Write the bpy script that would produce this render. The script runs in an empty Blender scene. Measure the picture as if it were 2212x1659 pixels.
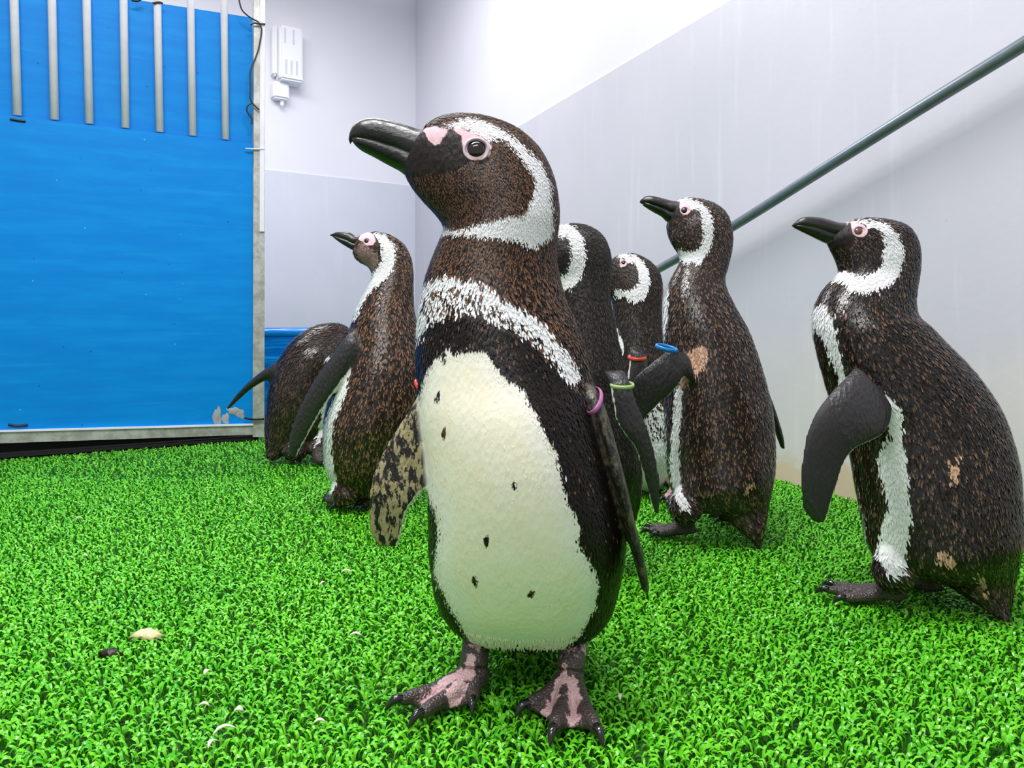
import bpy, bmesh, math, random
import numpy as np
from mathutils import Vector, Matrix
from mathutils.bvhtree import BVHTree

random.seed(4); rng = np.random.default_rng(7)
scene = bpy.context.scene
C = scene.collection

# ---------------------------------------------------------------- camera, light, exposure
F, CX, VH, H = 1550.0, 1106.0, 700.0, 0.38      # focal length (px of 2212), principal column, eye-level row, camera height (m)
cam_d = bpy.data.cameras.new('camera'); cam = bpy.data.objects.new('camera', cam_d); C.objects.link(cam)
cam.location = (0, 0, H); cam.rotation_euler = (math.pi/2, 0, 0)
cam_d.sensor_width = 36; cam_d.lens = 36*F/2212; cam_d.shift_y = -(829.5-VH)/2212; cam_d.clip_start = .02
scene.camera = cam
w = bpy.data.worlds.new('world'); scene.world = w; w.use_nodes = True
w.node_tree.nodes['Background'].inputs[0].default_value = (.95, .94, 1, 1)
w.node_tree.nodes['Background'].inputs[1].default_value = .55
def area(name, loc, size, sy, power, rot=(0, 0, 0), col=(1, 1, 1)):
    l = bpy.data.lights.new(name, 'AREA'); l.shape = 'RECTANGLE'; l.size = size; l.size_y = sy; l.energy = power; l.color = col
    o = bpy.data.objects.new(name, l); C.objects.link(o); o.location = loc; o.rotation_euler = rot
    return o
area('overhead_light', (-.35, .62, 2.35), 1.6, .35, 58, (0, 0, .3))
area('overhead_light', (-.5, -.9, 2.35), 1.6, .35, 30, (0, 0, .3))  # unseen front fill, added to brighten the nearest penguin
area('overhead_light', (-1.1, 2.6, 2.35), 1.6, .9, 44, (0, 0, .3))
scene.view_settings.view_transform = 'Standard'; scene.view_settings.look = 'None'
scene.view_settings.exposure = 0.0; scene.view_settings.gamma = 1; scene.view_settings.use_curve_mapping = False

# ---------------------------------------------------------------- helpers
def P(u, v, Y): return Vector(((u-CX)/F*Y, Y, H+(VH-v)/F*Y))
def G(u, v, z=0.0):
    Y = F*(H-z)/(v-VH); return Vector(((u-CX)/F*Y, Y, z))
def tag(o, label=None, cat=None, group=None, kind=None):
    for k, x in (('label', label), ('category', cat), ('group', group), ('kind', kind)):
        if x: o[k] = x
    return o
def link(name, me, mat=None, parent=None):
    o = bpy.data.objects.new(name, me); C.objects.link(o)
    if mat and not me.materials: me.materials.append(mat)
    if parent: o.parent = parent
    return o
def empty(name, loc):
    o = bpy.data.objects.new(name, None); C.objects.link(o); o.location = loc; o.empty_display_size = .05
    return o
def mesh_np(name, verts, faces, smooth=True):
    me = bpy.data.meshes.new(name); me.from_pydata([tuple(v) for v in verts], [], faces)
    if smooth: me.polygons.foreach_set('use_smooth', [True]*len(me.polygons))
    me.update(); return me
def box_bm(bm, c, s, R=None, bevel=0):
    m = Matrix.Translation(c) @ (R.to_4x4() if R else Matrix()) @ Matrix.Diagonal((s[0], s[1], s[2], 1))
    r = bmesh.ops.create_cube(bm, size=1, matrix=m)
    if bevel:
        es = list({e for v in r['verts'] for e in v.link_edges})
        bmesh.ops.bevel(bm, geom=es, offset=bevel, segments=2, affect='EDGES')
def box(name, c, s, mat, R=None, bevel=0, parent=None):
    bm = bmesh.new(); box_bm(bm, c, s, R, bevel); me = bpy.data.meshes.new(name); bm.to_mesh(me); bm.free()
    return link(name, me, mat, parent)
def cr(a, t):
    """Catmull-Rom through rows of a at parameter t."""
    n = len(a); i = min(int(t), n-2); f = t-i
    p0, p1, p2, p3 = a[max(i-1, 0)], a[i], a[i+1], a[min(i+2, n-1)]
    return .5*((2*p1)+(-p0+p2)*f+(2*p0-5*p1+4*p2-p3)*f*f+(-p0+3*p1-3*p2+p3)*f**3)
def tube(pts, rad, seg=10, sub=4, cap=True):
    """Tube through 3-D points with radii, returns verts, faces."""
    a = np.array([list(p)+[r] for p, r in zip(pts, rad)], float)
    n = (len(a)-1)*sub+1; S = np.array([cr(a, i/sub) for i in range(n)])
    V, Fc = [], []
    up = Vector((0, .3, 1)).normalized()
    for i in range(n):
        t = Vector(S[min(i+1, n-1), :3]-S[max(i-1, 0), :3]).normalized()
        x = t.cross(up)
        if x.length < .05: x = t.cross(Vector((1, 0, 0)))
        x.normalize(); y = t.cross(x).normalized()
        for k in range(seg):
            an = 2*math.pi*k/seg
            V.append(Vector(S[i, :3])+(x*math.cos(an)+y*math.sin(an))*max(S[i, 3], 1e-4))
    for i in range(n-1):
        for k in range(seg):
            a0 = i*seg+k; a1 = i*seg+(k+1) % seg
            Fc.append((a0, a1, a1+seg, a0+seg))
    if cap:
        Fc.append(tuple(range(seg-1, -1, -1))); Fc.append(tuple(range((n-1)*seg, n*seg)))
    return V, Fc
def loft(pairs, Y0, seg=36, sub=5):
    """pairs: (u1,v1,u2,v2,d,dy): two outline points at depth Y0+dy and the half thickness d (in px at that depth) across.
    Returns verts, faces, per-vertex (t, cos) parameters."""
    a = np.array(pairs, float); n = (len(a)-1)*sub+1
    V, Fc, Q = [], [], []
    for i in range(n):
        u1, v1, u2, v2, d, dy = cr(a, i/sub)
        Y = Y0+dy; p = P(u1, v1, Y); q = P(u2, v2, Y); c = (p+q)/2; A = (q-p)/2; B = Vector((0, max(d, .5)*Y/F, 0))
        for k in range(seg):
            an = 2*math.pi*k/seg
            V.append(c+A*math.cos(an)+B*math.sin(an)); Q.append((i/(n-1), math.cos(an), math.sin(an)))
    for i in range(n-1):
        for k in range(seg):
            a0 = i*seg+k; a1 = i*seg+(k+1) % seg
            Fc.append((a0, a1, a1+seg, a0+seg))
    Fc.append(tuple(range(seg-1, -1, -1))); Fc.append(tuple(range((n-1)*seg, n*seg)))
    return V, Fc, Q
def fuse(shells, voxel, smooth=4, fac=.5):
    """Union of closed shells as one continuous skin."""
    V, Fc = [], []
    for s in shells:
        o = len(V); V += list(s[0]); Fc += [tuple(i+o for i in f) for f in s[1]]
    me = bpy.data.meshes.new('tmp'); me.from_pydata([tuple(v) for v in V], [], Fc); me.update()
    bm = bmesh.new(); bm.from_mesh(me); bmesh.ops.recalc_face_normals(bm, faces=bm.faces); bm.to_mesh(me); bm.free()
    ob = bpy.data.objects.new('tmp', me); C.objects.link(ob)
    m = ob.modifiers.new('r', 'REMESH'); m.mode = 'VOXEL'; m.voxel_size = voxel; m.adaptivity = 0
    s = ob.modifiers.new('s', 'SMOOTH'); s.factor = fac; s.iterations = smooth
    dg = bpy.context.evaluated_depsgraph_get(); dg.update()
    out = bpy.data.meshes.new_from_object(ob.evaluated_get(dg))
    bpy.data.objects.remove(ob); bpy.data.meshes.remove(me)
    out.polygons.foreach_set('use_smooth', [True]*len(out.polygons))
    return out
def coords(me):
    a = np.empty(len(me.vertices)*3); me.vertices.foreach_get('co', a); return a.reshape(-1, 3)
def setattr_f(me, name, vals):
    at = me.attributes.new(name, 'FLOAT', 'POINT'); at.data.foreach_set('value', np.asarray(vals, np.float32))
def sdf_poly(pts, poly):
    """signed distance (px, + inside) of 2-D points to polygon"""
    poly = np.asarray(poly, float); d = np.full(len(pts), 1e9); inside = np.zeros(len(pts), bool)
    n = len(poly)
    for i in range(n):
        a, b = poly[i], poly[(i+1) % n]; e = b-a; wv = pts-a
        t = np.clip((wv@e)/max(e@e, 1e-9), 0, 1)
        d = np.minimum(d, np.hypot(*(wv-t[:, None]*e).T))
        c1 = (a[1] > pts[:, 1]) != (b[1] > pts[:, 1])
        with np.errstate(divide='ignore', invalid='ignore'):
            xx = a[0]+(pts[:, 1]-a[1])/(b[1]-a[1])*(b[0]-a[0]) if b[1] != a[1] else np.full(len(pts), 1e18)
        inside ^= c1 & (pts[:, 0] < xx)
    return np.where(inside, d, -d)

# ---------------------------------------------------------------- materials
class NT:
    def __init__(s, name):
        s.m = bpy.data.materials.new(name); s.m.use_nodes = True; s.t = s.m.node_tree; s.N = s.t.nodes
        s.b = s.N['Principled BSDF']
    def n(s, typ, **kw):
        x = s.N.new(typ)
        for k, v in kw.items():
            if k.startswith('i_'):
                key = k[2:]; key = int(key) if key.isdigit() else key.replace('_', ' ')
                s.put(x.inputs[key], v)
            else: setattr(x, k, v)
        return x
    def put(s, sock, v):
        if isinstance(v, bpy.types.NodeSocket): s.t.links.new(v, sock)
        elif isinstance(v, bpy.types.Node): s.t.links.new(v.outputs[0], sock)
        else: sock.default_value = v
    def math(s, op, a, b=0.0, clamp=False):
        x = s.N.new('ShaderNodeMath'); x.operation = op; x.use_clamp = clamp; s.put(x.inputs[0], a); s.put(x.inputs[1], b); return x.outputs[0]
    def mix(s, f, a, b):
        x = s.N.new('ShaderNodeMix'); x.data_type = 'RGBA'; s.put(x.inputs[0], f); s.put(x.inputs[6], a); s.put(x.inputs[7], b); return x.outputs[2]
    def ramp(s, v, lo, hi):
        x = s.N.new('ShaderNodeMapRange'); x.interpolation_type = 'SMOOTHSTEP'; s.put(x.inputs[0], v)
        x.inputs[1].default_value = lo; x.inputs[2].default_value = hi; return x.outputs[0]
    def coord(s, scale=(1, 1, 1), rot=(0, 0, 0), kind='Object'):
        c = s.N.new('ShaderNodeTexCoord'); mp = s.N.new('ShaderNodeMapping'); mp.inputs['Scale'].default_value = scale; mp.inputs['Rotation'].default_value = rot
        s.t.links.new(c.outputs[kind], mp.inputs[0]); return mp.outputs[0]
    def noise(s, vec, scale, detail=2, rough=.5, dist=0):
        return s.n('ShaderNodeTexNoise', i_Vector=vec, i_Scale=scale, i_Detail=detail, i_Roughness=rough, i_Distortion=dist).outputs[0]
    def vor(s, vec, scale, feat='F1', rnd=1.0):
        return s.n('ShaderNodeTexVoronoi', feature=feat, i_Vector=vec, i_Scale=scale, i_Randomness=rnd).outputs[0]
    def attr(s, name): return s.n('ShaderNodeAttribute', attribute_name=name).outputs['Fac']
    def bump(s, h, strength=.5, dist=.002):
        x = s.n('ShaderNodeBump', i_Height=h, i_Strength=strength, i_Distance=dist); s.t.links.new(x.outputs[0], s.b.inputs['Normal'])
    def set(s, **kw):
        for k, v in kw.items(): s.put(s.b.inputs[k.replace('_', ' ')], v)
        return s.m
def rgb(r, g, b): # sRGB 0-255 -> linear
    f = lambda c: (c/255/12.92 if c/255 <= .04045 else ((c/255+.055)/1.055)**2.4)
    return (f(r), f(g), f(b), 1)
def plain(name, col, rough=.5, metal=0, spec=.5, bump=0, bscale=40, var=.1):
    k = NT(name); v = k.coord(); nz = k.noise(v, bscale, 4, .6)
    c2 = tuple(x*(1-var*2) for x in col[:3])+(1,)
    if bump: k.bump(nz, bump)
    return k.set(Base_Color=k.mix(k.ramp(nz, .3, .75), col, c2), Roughness=rough, Metallic=metal, Specular_IOR_Level=spec)

def plumage(name, dark, brown, brown_amt=.5, white=(.86, .86, .86, 1), spots=0.0, edge=.004, tanc=((150, 110, 85), (215, 170, 140))):
    """feathered skin; reads the fields painted on the mesh: white, pink, skin, tan (signed metres), flip, rim, under"""
    k = NT(name); v = k.coord()
    fv = k.coord((1, 1, .38))                       # feathers run down the body
    fine = k.noise(k.coord((1, 1, .45)), 420, 3, .65); mid = k.noise(fv, 130, 3, .6, .4); big = k.noise(v, 14, 2, .5)
    edgen = k.math('MULTIPLY', k.math('SUBTRACT', k.noise(k.coord((1, 1, .4)), 190, 4, .7), .5), edge*4)
    fw = k.math('ADD', k.attr('white'), edgen)
    scal = k.vor(k.coord((1, 1, .55)), 210)         # scale-like feather tips
    bf = k.math('MULTIPLY', k.ramp(k.math('ADD', k.math('MULTIPLY', mid, .7), k.math('MULTIPLY', fine, .3)), .48, .66), brown_amt)
    bf = k.math('MULTIPLY', bf, k.ramp(big, .3, .6))
    col = k.mix(bf, dark, brown)
    tanm = k.ramp(k.math('ADD', k.attr('tan'), k.math('MULTIPLY', edgen, 2.0)), -.004, .006)
    col = k.mix(tanm, col, k.mix(mid, rgb(*tanc[0]), rgb(*tanc[1])))
    wcol = k.mix(k.ramp(k.attr('belly'), -.01, .03), white, k.mix(k.noise(v, 45, 3, .6), rgb(250, 246, 232), rgb(238, 228, 196)))
    wm = k.ramp(fw, -.0012, .0012)
    if spots:
        sp = k.vor(k.coord((1, 1, .5)), 95); sm = k.ramp(sp, .42, .30)
        sm = k.math('MULTIPLY', sm, k.ramp(k.attr('mottle'), -.004, .006))
        wm = k.math('MULTIPLY', wm, k.math('SUBTRACT', 1.0, k.math('MULTIPLY', sm, spots)))
    col = k.mix(wm, col, wcol)
    sk = k.ramp(k.math('ADD', k.attr('skin'), k.math('MULTIPLY', edgen, .5)), -.001, .001)
    col = k.mix(sk, col, k.mix(fine, rgb(26, 22, 22), rgb(52, 44, 44)))
    pk = k.ramp(k.math('ADD', k.attr('pink'), k.math('MULTIPLY', edgen, .4)), -.001, .001)
    col = k.mix(pk, col, k.mix(k.noise(v, 120, 2), rgb(220, 172, 182), rgb(236, 208, 214)))
    # flippers: dark above, mottled cream below, pale rear rim
    fl = k.attr('flip')
    und = k.ramp(k.math('ADD', k.math('MULTIPLY', k.noise(k.coord((1, 1, .42), (0, -.7, 0)), 150, 4, .7), 1.0), 0), .46, .53)
    undc = k.mix(und, rgb(158, 146, 108), rgb(24, 21, 18))
    fcol = k.mix(k.attr('under'), k.mix(fine, rgb(24, 22, 24), rgb(58, 54, 56)), undc)
    fcol = k.mix(k.ramp(k.math('ADD', k.attr('rim'), k.math('MULTIPLY', edgen, .35)), -.0008, .0008), fcol, rgb(222, 214, 206))
    col = k.mix(fl, col, fcol)
    h = k.math('ADD', k.math('MULTIPLY', fine, .5), k.math('MULTIPLY', scal, .6))
    h = k.math('ADD', h, k.math('MULTIPLY', mid, .5))
    pale = k.math('MAXIMUM', wm, pk)
    k.bump(k.math('MULTIPLY', h, k.math('SUBTRACT', 1.0, k.math('MULTIPLY', pale, .65))), .55, .003)
    rough = k.math('ADD', k.math('SUBTRACT', .46, k.math('MULTIPLY', fl, .17)), k.math('MULTIPLY', pale, .32))
    k.set(Base_Color=col, Roughness=rough, Specular_IOR_Level=k.math('ADD', k.math('MULTIPLY', fl, .25), k.math('SUBTRACT', .22, k.math('MULTIPLY', pale, .1))))
    return k.m
def beak_mat():
    k = NT('beak_keratin'); v = k.coord((1, 1, 2.2), (0, .35, 0))
    g = k.noise(v, 90, 4, .6, .8); s = k.noise(k.coord(), 28, 2)
    k.bump(k.math('ADD', k.math('MULTIPLY', g, .5), s), .5, .003)
    return k.set(Base_Color=k.mix(k.ramp(s, .45, .75), rgb(15, 14, 14), rgb(44, 41, 38)), Roughness=.27, Specular_IOR_Level=.6)
def foot_mat():
    k = NT('webbed_foot_skin'); v = k.coord()
    sc = k.vor(v, 420); nz = k.noise(v, 90, 4, .65)
    pk = k.ramp(k.math('ADD', k.attr('pink'), k.math('MULTIPLY', k.math('SUBTRACT', nz, .5), .022)), -.0012, .0012)
    col = k.mix(pk, k.mix(nz, rgb(40, 33, 33), rgb(84, 70, 68)), k.mix(nz, rgb(178, 138, 142), rgb(228, 190, 192)))
    k.bump(k.math('ADD', sc, k.math('MULTIPLY', k.noise(k.coord((.3, .3, 3)), 160, 2), .6)), .6, .002)
    return k.set(Base_Color=col, Roughness=.34, Specular_IOR_Level=.55)

M = {}
M['beak'] = beak_mat(); M['foot'] = foot_mat()
M['claw'] = plain('claw_horn', rgb(22, 21, 22), .18, spec=.7)
M['eye'] = plain('eye_dark', rgb(30, 16, 10), .04, spec=.8, bscale=300, var=.3)
M['iris'] = plain('eye_iris_brown', rgb(110, 78, 66), .08, spec=.7, bscale=300)
M['lid'] = plain('eyelid_pale_pink', rgb(226, 208, 218), .4, bscale=200)
M['lid_pink'] = plain('eyelid_pink', rgb(222, 184, 194), .4, bscale=200)

# ---------------------------------------------------------------- penguins
def pen_loft_pairs(rows, kd=None):
    """rows (u1,v1,u2,v2,k[,dy]) -> loft rows with thickness = k * half width"""
    out = []
    for r in rows:
        hw = math.hypot(r[2]-r[0], r[3]-r[1])/2
        out.append((r[0], r[1], r[2], r[3], hw*r[4], r[5] if len(r) > 5 else 0))
    return out
def make_foot(pen, base, leg_top, Yl, ankle, toes, r=.012, hind=True, claw=.017, pink=True, leg_r=.016):
    """webbed foot: three toes joined by web, shank up into the plumage; claws are sub-parts"""
    A = G(*ankle); T = [G(*t) for t in toes]; L = P(leg_top[0], leg_top[1], Yl)
    shells = []; mids = []
    top = A+Vector((0, 0, r*1.6))
    tips = []
    for t in T:
        d = (t-A).normalized(); e = t-d*claw*.75; tips.append((e, d))
        m = A.lerp(e, .55)
        shells.append(tube([top-d*r*.6, A.lerp(e, .3)+Vector((0, 0, r*1.15)), m+Vector((0, 0, r*.85)), A.lerp(e, .85)+Vector((0, 0, r*.72)), e+Vector((0, 0, r*.55))],
                           [r*1.1, r*.88, r*.68, r*.62, r*.40], 10, 4))
    for (e0, d0), (e1, d1) in zip(tips[:-1], tips[1:]):       # web between neighbouring toes
        n, mrows = 9, 8; V, Fc = [], []
        for lay in (0, 1):
            for j in range(mrows+1):
                f = j/mrows
                for i in range(n+1):
                    g = i/n; far = e0.lerp(e1, g); sag = 1-.17*math.sin(math.pi*g)
                    p = A.lerp(far, .06+f*.92*sag)
                    arch = r*(1.25-.85*f)*(1-.25*math.sin(math.pi*g))
                    V.append(p+Vector((0, 0, max(arch, .003)+(.0022 if lay else -.0022))))
        W = n+1; o = W*(mrows+1)
        for j in range(mrows):
            for i in range(n):
                a = j*W+i; Fc.append((a, a+W, a+W+1, a+1)); Fc.append((o+a, o+a+1, o+a+W+1, o+a+W))
        rim = [i for i in range(n+1)]+[j*W+n for j in range(1, mrows+1)]+[mrows*W+i for i in range(n-1, -1, -1)]+[j*W for j in range(mrows-1, 0, -1)]
        for a, b in zip(rim, rim[1:]+rim[:1]): Fc.append((a, b, o+b, o+a))
        shells.append((V, Fc)); mids.append((A.lerp((e0+e1)/2, .25), A.lerp((e0+e1)/2, .78)))
    k = leg_r
    shells.append(tube([A+Vector((0, 0, r*.7)), A+Vector((0, 0, r*2.2)), A.lerp(L, .5)+Vector((0, 0, r)), L], [k*1.05, k*1.0, k*1.0, k*1.05], 14, 5))
    if hind:
        s = (T[0]-T[-1]); s.z = 0; s.normalize(); hd = (A-T[1]).normalized()
        hp = A+hd*.012+Vector((0, 0, r*1.4))
        shells.append(tube([A+Vector((0, 0, r*1.5)), hp, hp+hd*.010-Vector((0, 0, .005))], [r*.7, r*.55, r*.3], 8, 3))
    me = fuse(shells, .0021 if Yl < .9 else .0032, 3, .45); co = coords(me)
    pk = np.full(len(co), -.02)
    if pink:
        for a, b in mids:
            a = np.array(a); e = np.array(b)-a; wv = co-a; t = np.clip(wv@e/(e@e), 0, 1)
            dd = np.linalg.norm((wv-t[:, None]*e)[:, :2], axis=1); pk = np.maximum(pk, .0055-dd)
        pk = np.maximum(pk, (co[:, 2]-(L.z*.72))*.5-.002)
    else: pk = np.maximum(pk, -.006)
    me.transform(Matrix.Translation(-base)); setattr_f(me, 'pink', pk)
    fo = link('foot', me, M['foot'], pen)
    for e, d in tips:
        a = e-d*.004+Vector((0, 0, r*.7))
        V, Fc = tube([a-base, a+d*claw*.45+Vector((0, 0, .0012))-base, a+d*claw*.85-Vector((0, 0, r*.35))-base, a+d*claw*1.05-Vector((0, 0, r*.7))-base],
                     [r*.42, r*.40, r*.22, .0006], 8, 3)
        link('claw', mesh_np('claw', V, Fc), M['claw'], fo)
    return fo
def make_beak(pen, base, rows, Y0, dy=0):
    """rows (u_top,v_top,u_bot,v_bot,d) from inside the face to the tip"""
    up, lo = [], []
    n = len(rows)
    for i, (a, b, c, d, w_) in enumerate(rows):
        f = .70+.27*(i/(n-1))**2; m = (a+(c-a)*f, b+(d-b)*f); m2 = (a+(c-a)*(f-.28), b+(d-b)*(f-.28))
        tip = i >= n-2
        if i == n-1: up.append((a, b, c, d, w_, dy))
        else: up.append((a, b, m[0], m[1], w_, dy))
        if not tip: lo.append((m2[0], m2[1], c, d, w_*.93, dy))
    # lower half ends just short of the hook
    a, b, c, d, w_ = rows[-2]; lo.append((a+(c-a)*.5, b+(d-b)*.5, c, d, w_*.7, dy))
    for nm, rw in (('upper_beak', up), ('lower_beak', lo)):
        V, Fc, Q = loft(rw, Y0, 20, 5)
        link(nm, mesh_np(nm, [v-base for v in V], Fc), M['beak'], pen)
def make_eye(pen, base, bvh, uv, r_px, Y0, iris=False, lid='lid', lid_r=1.17):
    r = r_px*Y0/F
    o = Vector((0, 0, H)); d = (P(uv[0], uv[1], Y0)-o).normalized(); hit = bvh.ray_cast(o, d)
    if hit[0] is None: return
    spots = [(hit[0], hit[1])]
    far = Vector((hit[0].x, Y0+1, hit[0].z)); h2 = bvh.ray_cast(far, Vector((0, -1, 0)))
    if h2[0] is not None: spots.append((h2[0], h2[1]))
    for p, nrm in spots:
        sgn = -1 if p.y < Y0 else 1
        nrm = (nrm*.5+Vector((0, sgn, 0))).normalized()
        q = nrm.to_track_quat('Z', 'Y').to_matrix().to_4x4()
        bm = bmesh.new(); bmesh.ops.create_uvsphere(bm, u_segments=24, v_segments=14, radius=r, matrix=Matrix.Translation(p-nrm*r*.45-base) @ q @ Matrix.Diagonal((1, 1, .75, 1)))
        me = bpy.data.meshes.new('eye'); bm.to_mesh(me); bm.free(); me.polygons.foreach_set('use_smooth', [True]*len(me.polygons))
        eo = link('eye', me, M['iris' if iris else 'eye'], pen)
        if iris:
            bm = bmesh.new(); bmesh.ops.create_uvsphere(bm, u_segments=20, v_segments=10, radius=r*.62, matrix=Matrix.Translation(p-nrm*r*.02-base) @ q @ Matrix.Diagonal((1, 1, .5, 1)))
            me = bpy.data.meshes.new('pupil'); bm.to_mesh(me); bm.free(); me.polygons.foreach_set('use_smooth', [True]*len(me.polygons))
            link('pupil', me, M['eye'], eo)
        V, Fc = [], []
        ns, nt = 28, 8
        for i in range(ns):
            a = 2*math.pi*i/ns
            for j in range(nt):
                b = 2*math.pi*j/nt; rr = r*(.90+lid_r)/2+r*(lid_r-.90)/2*math.cos(b)
                V.append((q @ Vector((rr*math.cos(a)*1.04, rr*math.sin(a)*.97, r*.13*math.sin(b)-r*.02)))+p-base)
                Fc.append((i*nt+j, ((i+1) % ns)*nt+j, ((i+1) % ns)*nt+(j+1) % nt, i*nt+(j+1) % nt))
        link('eyelid', mesh_np('eyelid', V, Fc), M[lid], pen)
def make_band(pen, base, p0, p1, Yb, tube_px, depth_px, mat):
    """plastic identification ring round a flipper: ellipse through image points p0-p1, depth_px wide in depth"""
    a, b = P(p0[0], p0[1], Yb), P(p1[0], p1[1], Yb); c = (a+b)/2; A = (b-a)/2; B = Vector((0, depth_px*Yb/F, depth_px*.25*Yb/F)); t = tube_px*Yb/F
    V, Fc, ns, nt = [], [], 40, 8
    N = A.cross(B).normalized()
    for i in range(ns):
        an = 2*math.pi*i/ns; q = A*math.cos(an)+B*math.sin(an); r_ = q.normalized()
        for j in range(nt):
            bn = 2*math.pi*j/nt; V.append(c+q+(r_*math.cos(bn)*.7+N*math.sin(bn)*1.2)*t-base)
            Fc.append((i*nt+j, ((i+1) % ns)*nt+j, ((i+1) % ns)*nt+(j+1) % nt, i*nt+(j+1) % nt))
    return link('flipper_band', mesh_np('flipper_band', V, Fc), mat, pen)

def make_penguin(Y0, base_uv, trunk, flippers, fields, mat, label, voxel, thighs=(), sub=5):
    """trunk: list of lofts rows; flippers: dicts(rows, under, trail); fields: name -> list of (polygon px, dy_surface, front_only)"""
    base = G(*base_uv); pen = empty('penguin', base)
    tag(pen, label, 'penguin', None)
    tsh = [loft(r, Y0, 40, sub) for r in trunk]
    fsh = [loft(f['rows'], Y0, 20, 4) for f in flippers]
    th = [tube(*t) for t in thighs]
    me = fuse(tsh+fsh+th, voxel, 4, .5)
    co = coords(me); n = len(co)
    Ym = Y0-np.abs(co[:, 1]-Y0); lu = CX+co[:, 0]*F/Ym; lv = VH-(co[:, 2]-H)*F/Ym      # flank coordinates, same for both sides
    uv = np.stack([lu, lv], 1); m_px = Y0/F
    nor = np.empty(n*3); me.vertices.foreach_get('normal', nor); nor = nor.reshape(-1, 3)
    F_ = {k: np.full(n, -.05) for k in ('white', 'pink', 'skin', 'tan', 'belly', 'mottle', 'ink')}
    for name, lst in fields.items():
        for item in lst:
            poly, dys = np.array(item[0], float), item[1]; side = item[2] if len(item) > 2 else None
            d = sdf_poly(uv, poly)*m_px
            if side == 'front': d = np.where(co[:, 1] > Y0+.02, -.03, d)
            if name == 'not_white':
                F_['white'] = np.minimum(F_['white'], -d)
            else: F_[name] = np.maximum(F_[name], d)
    flip = np.zeros(n); rim = np.full(n, -.02); under = np.zeros(n)
    if flippers:
        tb = BVHTree.FromPolygons([v for s in tsh for v in s[0]], [tuple(i+sum(len(q[0]) for q in tsh[:j]) for i in f) for j, s in enumerate(tsh) for f in s[1]])
        for f, sh in zip(flippers, fsh):
            fb = BVHTree.FromPolygons(sh[0], sh[1]); Q = sh[2]; SV = sh[0]; FF = sh[1]
            bb = np.array([list(v) for v in SV]); lo, hi = bb.min(0)-.01, bb.max(0)+.01
            idx = np.nonzero(np.all((co > lo) & (co < hi), axis=1))[0]
            rows = np.array(f['rows'])
            for i in idx:
                p = Vector(co[i]); hf = fb.find_nearest(p)
                if hf[0] is None: continue
                ht = tb.find_nearest(p, .05); dt = ht[3] if ht[0] is not None else .05
                q = .5+(dt-hf[3])/.008
                q = min(max(q, 0), 1)
                if q <= flip[i]: continue
                vs = FF[hf[2]]
                ws = [1/((SV[j]-hf[0]).length+1e-5) for j in vs]; W = sum(ws)
                c = sum(Q[j][1]*w_ for j, w_ in zip(vs, ws))/W; t = sum(Q[j][0]*w_ for j, w_ in zip(vs, ws))/W
                hw = cr(rows, t*(len(rows)-1)); hw = math.hypot(hw[2]-hw[0], hw[3]-hw[1])/2*m_px
                if f.get('edge_on'): hw = cr(rows, t*(len(rows)-1))[4]*m_px; c = sum(Q[j][2]*w_ for j, w_ in zip(vs, ws))/W
                flip[i] = q; rim[i] = f.get('rim', .003)-(1-c*f.get('trail', 1))*hw
                if t < .12: rim[i] -= .004
                if f.get('under'):
                    under[i] = min(f['under'], 1)
    for k, x in F_.items(): setattr_f(me, k, x)
    setattr_f(me, 'flip', flip); setattr_f(me, 'rim', rim); setattr_f(me, 'under', under)
    bvh = BVHTree.FromPolygons([Vector(c) for c in co], [tuple(p.vertices) for p in me.polygons])
    me.transform(Matrix.Translation(-base))
    body = link('body', me, mat, pen)
    return pen, base, bvh, body


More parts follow.
